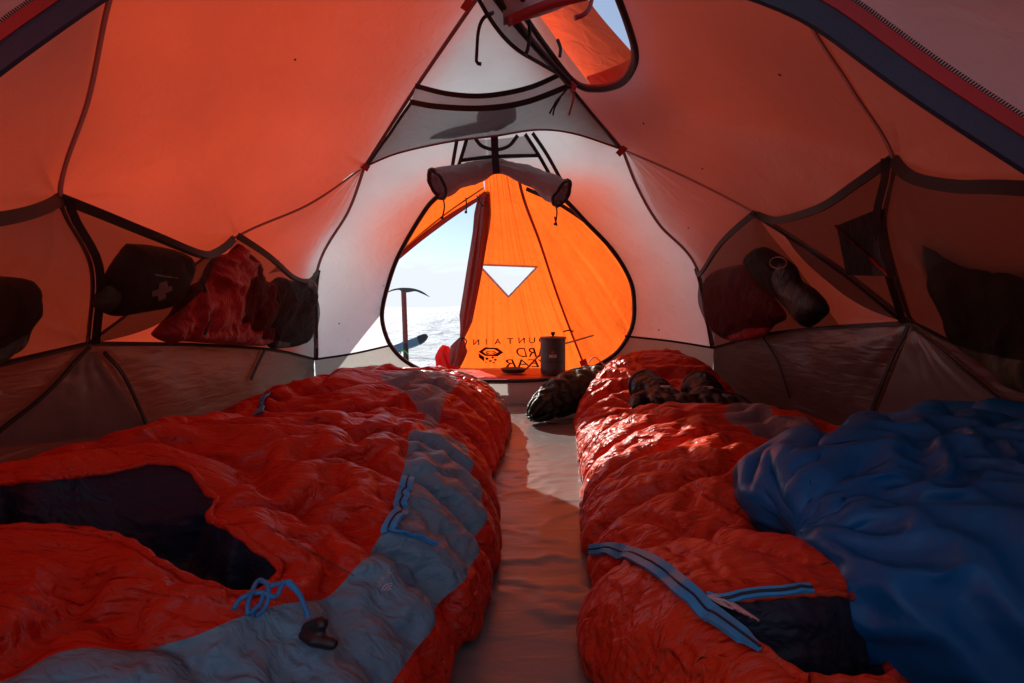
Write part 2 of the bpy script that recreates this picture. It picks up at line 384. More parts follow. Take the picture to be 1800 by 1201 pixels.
# the sun-side vent opening cut in the other roof panel
VENT = np.array([(918, 22), (960, 82), (1012, 146), (1050, 157), (1090, 148), (1112, 122), (1117, 92), (1106, 50), (1088, 0), (1060, -75), (985, -80), (925, -40)], float)
VENT = crv(np.vstack((VENT, VENT[:1])), 120)[:-1]
def cut(grid, outline_px):
    """open a hole (outline given as seen, hole is real) and pull its rim onto the outline; returns verts, faces, rim"""
    V = grid.reshape(-1, 3); F = grid_faces(*grid.shape[:2]); Q = to_px(V); ins = inside(outline_px, Q) & (V[:, 1] > 0.2)
    keep = ins[F].sum(1) < 2; F = F[keep]
    bv = BVHTree.FromPolygons(V.tolist(), grid_faces(*grid.shape[:2]).tolist())
    rim = []
    o = Vector((0, 0, CH))
    for (x, y) in outline_px:
        d = Vector(((x - 900) / FPX, 1, (HY - y) / FPX)).normalized(); h = bv.ray_cast(o, d)[0]
        if h is not None: rim.append(np.array(h))
    rim = np.array(rim)
    # boundary verts near the outline snap to the rim
    E = np.sort(np.vstack((F[:, [0, 1]], F[:, [1, 2]], F[:, [2, 3]], F[:, [3, 0]])), 1)
    e, c = np.unique(E, axis=0, return_counts=True); bd = np.unique(e[c == 1])
    dq, _ = dist_poly(outline_px, Q[bd]); bd = bd[dq < 12]
    V = V.copy()
    seg_a, seg_b = rim, np.roll(rim, -1, 0); ab = seg_b - seg_a
    for b in bd:
        t = np.clip(((V[b] - seg_a) * ab).sum(1) / ((ab * ab).sum(1) + 1e-12), 0, 1); q = seg_a + t[:, None] * ab
        k = np.argmin(((q - V[b])**2).sum(1)); V[b] = q[k]
    return compact(V, F) + (rim,)
vv_, ff_, vent_rim = cut(gr, VENT)
mesh("side_roof", vv_, ff_, M_CAN, tent)
# front / rear side panels (triangles fanning from the front and rear hubs)
def tri_panel(tip_a, tip_b, base, n=N_, m=N_):
    """tip_a, tip_b start at the same tip and end at the ends of base"""
    g = quad(np.repeat(tip_a[:1], 5, 0), base, tip_a, tip_b, n, m); return g
g_lf = tri_panel(C_l, A_lo, seam_l); panel("side_panel", g_lf, M_CAN, amp=0.006, fq=4)
g_rf = tri_panel(C_r, B_lo, seam_r); panel("side_panel", g_rf, M_CAN, amp=0.006, fq=4)
g_lr = tri_panel(D_l[::-1], RL_lo, seam_lr[::-1]); panel("side_panel", g_lr, M_CAN)
g_rr = tri_panel(D_r[::-1], RR_lo, seam_rr[::-1]); panel("side_panel", g_rr, M_CAN)
g_fr = tri_panel(A_up[::-1], B_up[::-1], C_top); panel("roof_panel", g_fr, M_CAN, amp=0.005, fq=5)
g_rt = tri_panel(B_rl, A_rr, D_top); panel("roof_panel", g_rt, M_CAN)
# walls with the doors
fl_c = np.vstack((A_lo, crv([FLC, (-0.86, 2.14, 0.0)], 12)[1:])); fr_c = np.vstack((B_lo, crv([FRC, (0.88, 2.14, 0.0)], 12)[1:]))
base_f = crv([(-0.86, 2.14, 0.0), (0.0, 2.24, 0.0), (0.88, 2.14, 0.0)])
gw = quad(C_top, base_f, fl_c, fr_c, 300, 220)
DOOR = np.array([(870, 298), (815, 316), (767, 347), (740, 380), (700, 450), (680, 507), (671, 553), (677, 587), (690, 613), (715, 637), (760, 658), (820, 668), (867, 670),
                 (950, 668), (1017, 657), (1067, 633), (1093, 610), (1112, 573), (1115, 530), (1107, 490), (1077, 440), (1030, 390), (985, 345), (925, 312)], float)
DOOR = crv(np.vstack((DOOR, DOOR[:1])), 160)[:-1]
u_ = np.linspace(0, 1, 300)[:, None]; v_ = np.linspace(0, 1, 220)[None]
cr_ = fbm(np.stack((u_ * 3 + v_ * 1.5, v_ * 26 - np.abs(u_ - 0.5) * 30 + 0 * u_), -1), 3)
gw[..., 1] += 0.0035 * cr_ * np.sin(np.pi * v_) * np.sin(np.pi * u_)
wv_, wf_, door_rim = cut(gw, DOOR)
wq = to_px(wv_[wf_].mean(1))
tub_line = np.array([(500, 637), (553, 632), (620, 622), (690, 607), (900, 606), (1100, 590), (1180, 600), (1255, 612), (1320, 620)], float)
low = wq[:, 1] > np.interp(wq[:, 0], tub_line[:, 0], tub_line[:, 1])
mesh("front_wall", *compact(wv_, wf_[~low]), M_CAN, tent)
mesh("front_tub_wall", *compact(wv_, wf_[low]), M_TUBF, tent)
rl_c = np.vstack((RL_lo, crv([RLC, (-0.85, 0.18, 0)], 12)[1:])); rr_c = np.vstack((RR_lo, crv([RRC, (0.85, 0.18, 0)], 12)[1:]))
gwr = quad(D_top, crv([(-0.85, 0.18, 0.0), (0, 0.14, 0), (0.85, 0.18, 0)]), rl_c, rr_c, 200, 160)
# rear door opening: a rounded arch on the rear wall (outline in x, z)
bvr = BVHTree.FromPolygons(gwr.reshape(-1, 3).tolist(), grid_faces(200, 160).tolist())
def on_rear(x, y):
    h = bvr.ray_cast(Vector((0, 0, CH)), Vector(((x - 900) / FPX, 1, (HY - y) / FPX)).normalized())[0]; return (h[0], h[2])
r_side = [on_rear(*q) for q in ((1390, -12), (1500, 62), (1600, 135), (1700, 202), (1800, 268), (1920, 345))]; l_side = [on_rear(*q) for q in ((-90, 168), (0, 98), (70, 48), (145, -5), (260, -70))]
RD = np.array([(-0.06, 0.5 * (r_side[0][1] + l_side[-1][1]) + 0.06)] + r_side + [(0.40, 0.36), (0.36, 0.22), (0.20, 0.14), (0, 0.12), (-0.26, 0.14), (-0.40, 0.24), (-0.43, 0.40)] + l_side)
RD = crv(np.vstack((RD, RD[:1])), 140)[:-1]
for _ in range(6): RD = (np.roll(RD, 1, 0) + 2 * RD + np.roll(RD, -1, 0)) / 4
V = gwr.reshape(-1, 3); F = grid_faces(200, 160); ins = inside(RD, V[:, [0, 2]]); F = F[ins[F].sum(1) < 2]
mesh("rear_wall", *compact(V, F), M_CAN, tent)
rd3 = np.array([np.array(bvr.ray_cast(Vector((x, -1, z)), Vector((0, 1, 0)))[0]) for x, z in RD])
# tub side walls and floor
tub_l = quad(np.vstack((seam_lr, seam_l[1:])), crv([G(-0.88, 0.2), G(-0.93, 1.1), G(-0.87, 2.14)]), crv([RLC, G(-0.88, 0.2)]), crv([FLC, G(-0.87, 2.14)]), 140, 40)
tub_r = quad(np.vstack((seam_rr, seam_r[1:])), crv([G(0.88, 0.2), G(0.93, 1.1), G(0.89, 2.14)]), crv([RRC, G(0.88, 0.2)]), crv([FRC, G(0.89, 2.14)]), 140, 40)
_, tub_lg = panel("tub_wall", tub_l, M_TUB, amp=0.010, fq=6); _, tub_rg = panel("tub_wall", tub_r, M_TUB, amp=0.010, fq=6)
fx, fy = np.meshgrid(np.linspace(-0.93, 0.93, 260), np.linspace(0.16, 2.235, 300), indexing="ij")
fw = np.stack((fx, fy), -1) + 0.05 * np.stack((fbm(np.stack((fx, fy), -1) * 5, 2), fbm(np.stack((fx, fy), -1) * 5 + 40, 2)), -1)
fz = 0.004 + 0.004 * fbm(fw * np.array((3.0, 7.0)), 3) + 0.003 * np.clip(1 - 4 * np.abs(fbm(fw * np.array((7.0, 13.0)) + 5, 3)), 0, 1) ** 2
mesh("tent_floor", np.stack((fx, fy, fz), -1), grid_faces(260, 300), M_FLOOR, tent)

# ------------------------------------------------------------------ seams, tapes, tags
def inset(c, d=0.006): return np.asarray(c) + to_center(c) * d
for c, w in ((A_up, 0.011), (B_up, 0.011), (A_lo, 0.011), (B_lo, 0.011), (C_l[:60], 0.006), (C_r[:60], 0.006), (D_l, 0.010), (D_r, 0.010)):
    ribbon("pole_seam", inset(c, 0.005), w, to_center(c), M_SEAM, tent)
for c in (seam_l, seam_r, seam_lr, seam_rr):
    ribbon("tub_seam", inset(c, 0.007), 0.010, to_center(c), M_TAPE, tent)
fs = [q for q in np.vstack((np.linspace((553, 632), (690, 607), 14), np.linspace((1094, 591), (1255, 612), 14)))]
bvw = BVHTree.FromPolygons(gw.reshape(-1, 3).tolist(), grid_faces(300, 220).tolist())
def on_wall(x, y, off=0.006):
    d = Vector(((x - 900) / FPX, 1, (HY - y) / FPX)).normalized(); h = bvw.ray_cast(Vector((0, 0, CH)), d)[0]
    return np.array(h) + np.array((0, -off, 0)) if h is not None else px(x, y, 2.1)
for seg in (((553, 632), (620, 622), (688, 607)), ((1098, 591), (1180, 600), (1255, 612))):
    c = np.array([on_wall(*q) for q in crv(np.array(seg, float), 20)])
    ribbon("tub_seam", c, 0.009, (0, -1, 0), M_TAPE, tent)
tube("door_piping", np.vstack((door_rim, door_rim[:1])), 0.0085, M_TAPE, tent)
tube("door_zip_tape", np.vstack((door_rim, door_rim[:1])) + np.array((0, 0.014, 0)), 0.007, M_REDT, tent)
# rear door band: navy webbing, red strip, zip coil, from the inside out
ctr = rd3.mean(0); outw = rd3 - ctr; outw[:, 1] = 0; outw /= np.linalg.norm(outw, axis=1)[:, None]
loop = np.vstack((rd3, rd3[:1])); ow = np.vstack((outw, outw[:1]))
tn = np.gradient(loop, axis=0); tn /= np.linalg.norm(tn, axis=1)[:, None]
wn_ = np.cross(tn, ow); wn_ /= np.linalg.norm(wn_, axis=1)[:, None]
wn_ *= np.sign(-wn_[:, 1:2]); ow2 = np.cross(wn_, tn); ow2 *= np.sign((ow2 * ow).sum(1))[:, None]
ribbon("door_webbing", loop - ow2 * 0.0075 + wn_ * 0.004, 0.017, wn_, M_NAVYT, tent)
ribbon("door_zip_tape", loop + ow2 * 0.0060 + wn_ * 0.005, 0.0105, wn_, M_REDT, tent)
lp = resample(loop + ow2 * 0.0125 + wn_ * 0.006, 1300); lt = np.gradient(lp, axis=0); lt /= np.linalg.norm(lt, axis=1)[:, None]
lw = resample(ow2, 1300); lw /= np.linalg.norm(lw, axis=1)[:, None]; ln = np.cross(lt, lw)
ht, hw, hn = lt * 0.0006, lw * 0.0016, ln * 0.0008
tv = np.stack([lp + a * ht + b * hw + c * hn for a in (-1, 1) for b in (-1, 1) for c in (-1, 1)], 1).reshape(-1, 3)
cube_f = np.array([(0, 1, 3, 2), (4, 6, 7, 5), (0, 4, 5, 1), (2, 3, 7, 6), (0, 2, 6, 4), (1, 5, 7, 3)])
zo = mesh("door_zip_teeth", tv, (np.arange(1300)[:, None, None] * 8 + cube_f[None]).reshape(-1, 4), M_TAPE, tent, smooth=False); zo["kind"] = "stuff"

# ------------------------------------------------------------------ rain fly
fly = thing("rain_fly", "orange outer rain fly with vestibule, clear triangle window and printed lettering", "rain fly")
FC = np.array((-0.02, 1.2, 0.12))
sc = lambda c, s=1.085: FC + (np.asarray(c) - FC) * s
fA, fB, fC_l, fC_r, fD_l, fD_r, fCt, fDt = [sc(c) for c in (A_up, B_up, C_l, C_r, D_l, D_r, C_top, D_top)]
fArr, fBrl = sc(A_rr), sc(B_rl)
def fpanel(name, g, mat=M_FLYR, amp=0.008, fq=3.0): return panel(name, g, mat, fly, amp, fq)
fpanel("fly_panel", quad(fC_l[::-1], fBrl[::-1], fD_l, fA))
fgr = quad(fC_r[::-1], fArr[::-1], fD_r, fB, 220, 220)
GLm, GRm = np.array((-1.12, 1.1, 0.05)), np.array((1.10, 1.12, 0.05))
GLf, GRf = np.array((-1.05, 2.30, 0.06)), np.array((1.06, 2.30, 0.06)); GLr, GRr = np.array((-1.05, 0.05, 0.05)), np.array((1.05, 0.05, 0.05))
hl, hr = sc(HL), sc(HR)
ALf = np.vstack((sc(A_lo), crv([sc(FLC), GLf], 10)[1:])); BRf = np.vstack((sc(B_lo), crv([sc(FRC), GRf], 10)[1:]))
Lr = np.vstack((sc(RL_lo), crv([sc(RLC), GLr], 10)[1:])); Rr = np.vstack((sc(RR_lo), crv([sc(RRC), GRr], 10)[1:]))
for g_ in (tri_panel(np.vstack((fC_l, crv([hl, GLm], 10)[1:])), ALf, crv([GLm, GLf])), tri_panel(np.vstack((fC_r, crv([hr, GRm], 10)[1:])), BRf, crv([GRm, GRf]))):
    k_ = 92 if g_[0, 0, 0] < 0 else 110
    fpanel("fly_panel", g_[:k_])
    if k_ < 110: fpanel("fly_corner_panel", g_[k_ - 1:], M_FLYW)
fpanel("fly_panel", tri_panel(np.vstack((fD_l[::-1], crv([hl, GLm], 10)[1:])), Lr, crv([GLm, GLr])))
fpanel("fly_panel", tri_panel(np.vstack((fD_r[::-1], crv([hr, GRm], 10)[1:])), Rr, crv([GRm, GRr])))
fpanel("fly_roof_panel", tri_panel(fA[::-1], fB[::-1], fCt), M_FLYW)
fpanel("fly_panel", tri_panel(fBrl, fArr, fDt))
# rear vestibule round the camera
va = math.pi * np.linspace(0, 1, 40)
rear_ground = np.stack((-1.05 * np.cos(va), 0.05 - 1.0 * np.sin(va), np.full(40, 0.05)), 1)
rv_ = quad(fDt, rear_ground, Lr, Rr, 120, 60)          # its door stands open behind the camera
fpanel("vestibule_panel", rv_[:36]); fpanel("vestibule_panel", rv_[88:]); fpanel("vestibule_panel", rv_[35:89, :18])
# roof of the sunless side: opening over the vent with a stiffened hood above
HOOD = np.array([(918, 30), (985, 112), (1012, 136), (1062, 124), (1118, 96), (1122, 60), (1100, -10), (1078, -90), (960, -90)], float)
HOOD = crv(np.vstack((HOOD, HOOD[:1])), 100)[:-1]
hv, hf, hood_rim = cut(fgr, HOOD)
mesh("fly_panel", hv, hf, M_FLYR, fly)
_fr = tri_panel(fA[::-1], fB[::-1], fCt); _vj, _fj = join([(fgr, grid_faces(220, 220)), (_fr, grid_faces(*_fr.shape[:2]))])
bvf = BVHTree.FromPolygons(_vj.tolist(), _fj)
def on_fly(x, y, lift=0.0):
    d = Vector(((x - 900) / FPX, 1, (HY - y) / FPX)).normalized(); h, n, i, dd = bvf.ray_cast(Vector((0, 0, CH)), d)
    if h is None: return px(x, y, 1.65)
    n = np.array(n); n = n * (1 if n[2] > 0 else -1); return np.array(h) + n * lift
def beyond(x, y, k): return np.array((0, 0, CH)) + (on_fly(x, y) - np.array((0, 0, CH))) * k
e0 = np.array([beyond(x, y, 1.05) for x, y in crv(np.array([(858, -190), (905, -70), (946, 50), (1006, 150), (1020, 172)], float), 20)])  # hood edges carried on up out of view to block a sun leak
em = np.array([beyond(x, y, 1.10) for x, y in crv(np.array([(900, -195), (950, -75), (1000, 30), (1062, 150), (1075, 172)], float), 20)])
e1 = np.array([beyond(x, y, 1.05) for x, y in crv(np.array([(945, -180), (1000, -60), (1045, 15), (1118, 100), (1150, 140)], float), 20)])
hood = np.stack([(2 * (t - .5) * (t - 1)) * e0 + (4 * t * (1 - t)) * em + (2 * t * (t - .5)) * e1 for t in np.linspace(0, 1, 14)], 1)
mesh("vent_hood", hood, grid_faces(20, 14), M_FLYR, fly)
ef = np.array([beyond(x, y, 1.004) for x, y in crv(np.array([(843, -190), (890, -70), (922, 48), (992, 152), (1003, 172)], float), 20)])
eh = hood[-1]; eg = eh + np.array((0.02, 0.03, -0.11)); mesh("sun_block_lip", np.stack((eh + (0, 0.002, 0.002), (eh + eg) / 2 + (0, 0.006, 0), eg), 1), grid_faces(14, 3), M_FLYR, fly)  # lip added to close the front gap of the hood against sun
mesh("sun_block_side", np.stack((e0 + np.array((0.002, 0, 0.002)), (e0 + ef) / 2, ef), 1), grid_faces(20, 3), M_FLYW, fly)  # pale wall added to stop sun under the hood, shows as white slit
# front vestibule
T0, T1 = fCt[17], fCt[22]
cl = crv([T0, px(852, 335, 2.0), px(838, 440, 2.42), px(820, 545, 2.82), px(798, 650, 3.15)])
cr = crv([T1, px(915, 330, 2.0), px(950, 430, 2.42), px(985, 535, 2.83), px(1030, 652, 3.18)])
gc = quad(fCt[17:23], crv([px(798, 650, 3.15), px(1030, 652, 3.18)]), cl, cr, 160, 240)
uu = np.linspace(0, 1, 160)[:, None]; vv = np.linspace(0, 1, 240)[None]
fold = fbm(np.stack((uu * 16 + 0.8 * np.sin(vv * 5), vv * 1.6 + 0 * uu), -1), 3) + 0.7 * fbm(np.stack((uu * 34 - 5 * vv, vv * 2.2 + 0 * uu), -1), 2)
gc[..., 1] += 0.012 * fold * np.clip(np.minimum(uu, 1 - uu) * 14, 0, 1) * np.clip(vv * 6, 0, 1)
WIN = np.array([(840, 464), (943, 468), (946, 474), (897, 521), (890, 521), (841, 470)], float)
WIN = crv(np.vstack((WIN, WIN[:1])), 90)[:-1]
WINP = np.array([(841, 465), (944, 469), (893.5, 522)], float)
WINP = np.vstack([np.linspace(WINP[k], WINP[(k + 1) % 3], 30, endpoint=False) for k in range(3)])
cv_, cf_, win_rim = cut(gc, WINP)
top_ = np.array([v[2] for v in cv_])[cf_].mean(1) > gc[80, 26, 2]
mesh("vestibule_panel", *compact(cv_, cf_[~top_]), M_FLY, fly); mesh("vestibule_top_panel", *compact(cv_, cf_[top_]), M_FLYW, fly)
tube("window_edge", np.vstack((win_rim, win_rim[:1])) + np.array((0, -0.004, 0)), 0.0065, M_WHITE, fly)
wc = win_rim.mean(0); pane = np.vstack((win_rim, wc[None]))
mesh("window_film", pane, [(k, (k + 1) % len(win_rim), len(win_rim)) for k in range(len(win_rim))], M_FILM, fly)
g_ = quad(fCt[22:], crv([cr[-1], (0.85, 2.85, 0.06), GRf]), cr, BRf, 120, 120)
uu = np.linspace(0, 1, 120)[:, None]; vv = np.linspace(0, 1, 120)[None]
g_[..., 1] += 0.016 * fbm(np.stack((uu * 17 - 9 * vv, vv * 2.4 + 0 * uu), -1), 3) * np.clip(uu * 12, 0, 1) * np.clip(vv * 5, 0, 1)
fpanel("vestibule_panel", g_[:84, 15:], M_FLY, amp=0.014, fq=4); fpanel("vestibule_corner_panel", g_[83:, 15:], M_FLYW); fpanel("vestibule_top_panel", g_[:, :16], M_FLYW, amp=0)
oe = crv([px(852, 338, 2.0), px(775, 388, 2.12), px(700, 447, 2.28), (-0.86, 2.42, 0.46), (-1.03, 2.34, 0.12)])
g_ = quad(fCt[:18][::-1], oe, crv([T0, px(852, 338, 2.0)]), np.vstack((ALf[:-1], oe[-1:])), 60, 60)
fpanel("vestibule_panel", g_[:34, 24:], M_FLY, amp=0); fpanel("vestibule_corner_panel", g_[33:, 24:], M_FLYW, amp=0); fpanel("vestibule_top_panel", g_[:, :25], M_FLYW, amp=0)
ribbon("vestibule_webbing", oe[:30] + np.array((-0.004, -0.016, 0.014)), 0.014, (0.3, -0.6, 0.7), M_TAPE, fly)
ribbon("vestibule_trim", oe + np.array((0.006, -0.012, -0.010)), np.interp(np.linspace(0, 1, len(oe)), [0, .2, .5, 1], [.014, .026, .03, .03]), (0.1, -1.0, 0.2), M_REDT, fly)
tube("vestibule_seam", cr + np.array((0, -0.008, 0)), 0.0065, M_REDT, fly)
# ------------------------------------------------------------------ cloth relaxation on a grid
def grid_normals(P):
    n = np.cross(np.gradient(P, axis=0), np.gradient(P, axis=1)); return n / (np.linalg.norm(n, axis=-1, keepdims=True) + 1e-12)
def relax(P, su=1.05, sv=1.05, it=160, press=0.0, grav=0.0, tether=None, t_w=0.0, floor=0.004, bend=0.12, smooth=0.25, sign=1.0, wrap=False, jitter=0.0015, spread=0.05, seed=3):
    """inextensible-cloth relaxation: the sheet is cut larger than the body it covers (su, sv), so it buckles into folds"""
    P = P.copy(); P0 = P.copy(); n, m = P.shape[:2]; r = np.random.default_rng(seed)
    def L(d): return np.linalg.norm(d, axis=-1)
    nf = fbm(P0 * 4.5 + seed, 2) * spread
    fu = (su + nf)[..., None]; fv = (sv - nf)[..., None]
    ru = L(P0[1:] - P0[:-1])[..., None] * fu[1:]; rv = L(P0[:, 1:] - P0[:, :-1])[..., None] * fv[:, 1:]
    f1 = (fu + fv) / 2
    rd1 = L(P0[1:, 1:] - P0[:-1, :-1])[..., None] * f1[1:, 1:]; rd2 = L(P0[1:, :-1] - P0[:-1, 1:])[..., None] * f1[1:, 1:]
    bu = ru[1:] + ru[:-1]; bv = rv[:, 1:] + rv[:, :-1]
    if wrap:
        rw = L(P0[:, 0] - P0[:, -1])[..., None] * fv[:, 0]
    P += grid_normals(P0) * sign * (jitter * fbm(P0 * 60 + seed, 2))[..., None]
    Q = P.copy()
    def proj(a, b, rest, k, only_short=False):
        d = b - a; l = L(d)[..., None] + 1e-9; c = 0.5 * k * (l - rest) / l
        if only_short: c = np.minimum(c, 0)
        c = c * d; a += c; b -= c
    for t in range(it):
        V = (P - Q) * 0.90; Q = P.copy()
        N = grid_normals(P) * sign
        P = P + V + N * press; P[..., 2] -= grav
        if tether is not None: P += (P0 - P) * (tether * t_w)[..., None]
        for _ in range(2):
            for k in (0, 1):
                proj(P[k:-1:2], P[k + 1::2], ru[k::2], 1.0); proj(P[:, k:-1:2], P[:, k + 1::2], rv[:, k::2], 1.0)
            if wrap: proj(P[:, -1], P[:, 0], rw, 1.0)
            for k in (0, 1):
                for j in (0, 1):
                    proj(P[k:-1:2, j:-1:2], P[k + 1::2, j + 1::2], rd1[k::2, j::2], 0.5)
                    proj(P[k + 1::2, j:-1:2], P[k:-1:2, j + 1::2], rd2[k::2, j::2], 0.5)
            for k in range(4):
                a, b = P[k:-2:4], P[k + 2::4]; proj(a, b, bu[k::4], bend, True)
                a, b = P[:, k:-2:4], P[:, k + 2::4]; proj(a, b, bv[:, k::4], bend, True)
        if smooth and t % 3 == 2:
            A = P.copy(); A[1:-1, 1:-1] = (P[2:, 1:-1] + P[:-2, 1:-1] + P[1:-1, 2:] + P[1:-1, :-2]) / 4; P += (A - P) * smooth
        lowm = P[..., 2] < floor; P[..., 2][lowm] = floor
    return P
def upsample(P):
    n, m = P.shape[:2]; A = np.empty((2 * n - 1, m, 3)); A[::2] = P; A[1::2] = (P[1:] + P[:-1]) / 2
    B = np.empty((2 * n - 1, 2 * m - 1, 3)); B[:, ::2] = A; B[:, 1::2] = (A[:, 1:] + A[:, :-1]) / 2
    for _ in range(2): B[1:-1, 1:-1] += 0.5 * ((B[2:, 1:-1] + B[:-2, 1:-1] + B[1:-1, 2:] + B[1:-1, :-2]) / 4 - B[1:-1, 1:-1])
    return B
def drape(P, su, sv, it1=150, it2=70, fine=1.05, press=0.0, grav=0.0, tether=None, t_w=0.05, sign=1.0, seed=3, spread=0.08, floor=0.004, bend=0.3):
    """large folds on a coarse sheet first, then crinkles on the fine one (odd grid sizes)"""
    C = relax(P[::2, ::2], su, sv, it1, press, grav, tether[::2, ::2], t_w, floor, bend, 0.06, sign, False, 0.003, spread, seed)
    C = upsample(C)
    return relax(C, fine, fine, it2, press * 0.5, 0.0, np.ones(C.shape[:2]), 0.03, floor, 0.15, 0.05, sign, False, 0.0012, 0.06, seed + 1)
def crinkle(P, sign, amps=((0.0055, 17.0), (0.0022, 42.0)), stretch=(1.0, 0.55, 1.0), seed=0.0, keep=None):
    """sharp-edged nylon creases: thin ridges that wander over the cloth"""
    N = grid_normals(P) * sign; d = 0
    w = P + 0.035 * np.stack([fbm(P * 6 + seed + 31 * k, 2) for k in range(3)], -1)
    for a, f in amps:
        d = d + a * np.clip(1 - np.abs(fbm(w * np.asarray(stretch) * f + seed, 3)) * 3.2, 0, 1) ** 2 - a * 0.25
    m = np.clip(0.35 + 1.3 * fbm(P * 5 + seed + 7, 2) + 0.5, 0.1, 1.3)
    return P + N * (d * m)[..., None]
def interp(x, xs, ys): 
    xs, ys = np.asarray(xs, float), np.asarray(ys, float)
    o = np.argsort(xs); return np.interp(x, xs[o], ys[o])
def smooth1(a, k=9, it=2):
    for _ in range(it):
        a = np.convolve(np.pad(a, k // 2, mode="edge"), np.ones(k) / k, mode="valid")
    return a
def bag_body(ys, xl, xr, h, n, m, p=2.6, q=1.7, y0=None, y1=None):
    """loaf-shaped body lying on the floor: rows along Y between the sides xl(y), xr(y), thickness h(y)"""
    Y = np.linspace(ys[0], ys[-1], n); XL = smooth1(np.interp(Y, ys, xl)); XR = smooth1(np.interp(Y, ys, xr)); H = smooth1(np.interp(Y, ys, h), 11)
    a = np.linspace(0, np.pi, m); ca, sa = np.cos(a), np.sin(a)
    sx = np.sign(ca) * np.abs(ca) ** (2 / p); sz = np.abs(sa) ** (2 / q)
    xc, w = (XL + XR) / 2, (XR - XL) / 2
    # side bulge: widest a little above the floor
    P = np.zeros((n, m, 3)); P[..., 0] = xc[:, None] - w[:, None] * sx[None] * (1 - 0.06 * (1 - sz[None]) ** 4)
    P[..., 1] = Y[:, None]; P[..., 2] = H[:, None] * sz[None] + 0.006
    return P
def mark(P, parts):
    """sort the faces of the smooth body into parts by outlines as seen; seams are pulled onto the outlines. Returns the body and the part of each face"""
    F = grid_faces(*P.shape[:2]); V = P.reshape(-1, 3).copy(); o0 = Vector((0, 0, CH)); own = np.full(len(F), -1)
    bv = BVHTree.FromPolygons(V.tolist(), F.tolist()); Q = to_px(V)
    for pi, (nm, poly, cond, mt) in enumerate(parts):
        poly = resample(np.vstack((poly, poly[:1])), 260)[:-1]; ok = cond(V)
        vin = inside(poly, Q) & ok; k = (vin[F].sum(1) >= 2) & (own < 0) & ok[F].all(1)
        if not k.any(): continue
        ids = np.arange(len(F))[k]; par = {}
        def find(a):
            while par.setdefault(a, a) != a: par[a] = par[par[a]]; a = par[a]
            return a
        for f in F[ids]:
            r0 = find(int(f[0]))
            for q in f[1:]: par[find(int(q))] = r0
        rt = np.array([find(int(F[i][0])) for i in ids]); u_, c_ = np.unique(rt, return_counts=True); ids = ids[rt == u_[np.argmax(c_)]]
        own[ids] = pi
        E = np.sort(np.vstack([F[ids][:, [a, (a + 1) % 4]] for a in range(4)]), 1); e, c = np.unique(E, axis=0, return_counts=True)
        bd = np.unique(e[c == 1]); d_, near = dist_poly(poly, Q[bd])
        for b, dd, t in zip(bd, d_, near):
            h = bv.ray_cast(o0, Vector(((t[0] - 900) / FPX, 1, (HY - t[1]) / FPX)).normalized())[0]
            if h is not None and np.linalg.norm(np.array(h) - V[b]) < 0.012: V[b] = np.array(h)
    return V.reshape(P.shape), own
def part_meshes(name, P, parts, own, parent, base_mat, subd=1, it=10):
    F = grid_faces(*P.shape[:2]); V = P.reshape(-1, 3).copy(); loops = {}
    for pi in range(len(parts)):
        k = own == pi
        if not k.any(): continue
        E = np.sort(np.vstack([F[k][:, [a, (a + 1) % 4]] for a in range(4)]), 1); e, c = np.unique(E, axis=0, return_counts=True); e = e[c == 1]
        ad = {}
        for x, y in e: ad.setdefault(int(x), []).append(int(y)); ad.setdefault(int(y), []).append(int(x))
        ks = np.array([q for q in ad if len(ad[q]) == 2]); n0 = np.array([ad[q][0] for q in ks]); n1 = np.array([ad[q][1] for q in ks])
        for _ in range(it): V[ks] = 0.5 * V[ks] + 0.25 * (V[n0] + V[n1])
        st = int(ks[0]); lp = [st]; pv, cu = None, st
        for _ in range(len(ks) + 2):
            nx = [q for q in ad[cu] if q != pv]
            if not nx or nx[0] == st: break
            pv, cu = cu, nx[0]; lp.append(cu)
        loops[pi] = lp
    G_ = V.reshape(P.shape); fr = np.zeros(P.shape[:2], bool)
    for lp in loops.values(): fr.reshape(-1)[lp] = True
    for _ in range(3):          # ease the neighbours of the seams
        A = G_.copy(); A[1:-1, 1:-1] = (G_[2:, 1:-1] + G_[:-2, 1:-1] + G_[1:-1, 2:] + G_[1:-1, :-2]) / 4
        nb = np.zeros_like(fr); nb[1:-1, 1:-1] = fr[2:, 1:-1] | fr[:-2, 1:-1] | fr[1:-1, 2:] | fr[1:-1, :-2]; nb &= ~fr
        G_[nb] += 0.6 * (A[nb] - G_[nb])
    V = G_.reshape(-1, 3)
    for pi, (nm, poly, cond, mt) in enumerate([(name, 0, 0, base_mat)] + list(parts)):
        k = own == pi - 1
        if not k.any(): continue
        o = mesh(nm, *compact(V, F[k]), mt, parent)
        md = o.modifiers.new("soft", 'SUBSURF'); md.levels = subd; md.render_levels = subd; md.boundary_smooth = 'PRESERVE_CORNERS'
        if nm == "lining":
            c = V[loops[pi - 1]]; c = np.vstack((c, c[:1])); c = resample(c, 160)
            for _ in range(6): c[1:-1] = (c[:-2] + 2 * c[1:-1] + c[2:]) / 4
            tube("opening_hem", c + np.array((0, 0, 0.001)), 0.0042 + 0.0008 * np.sin(np.arange(160) * 1.3), base_mat, parent)
    return V.reshape(P.shape)
def faces_px(P, wrap=False):
    F = grid_faces(P.shape[0], P.shape[1], wrap); c = P.reshape(-1, 3)[F].mean(1); return c, to_px(c)
def sstep(a, b, x):
    t = np.clip((x - a) / (b - a), 0, 1); return t * t * (3 - 2 * t)

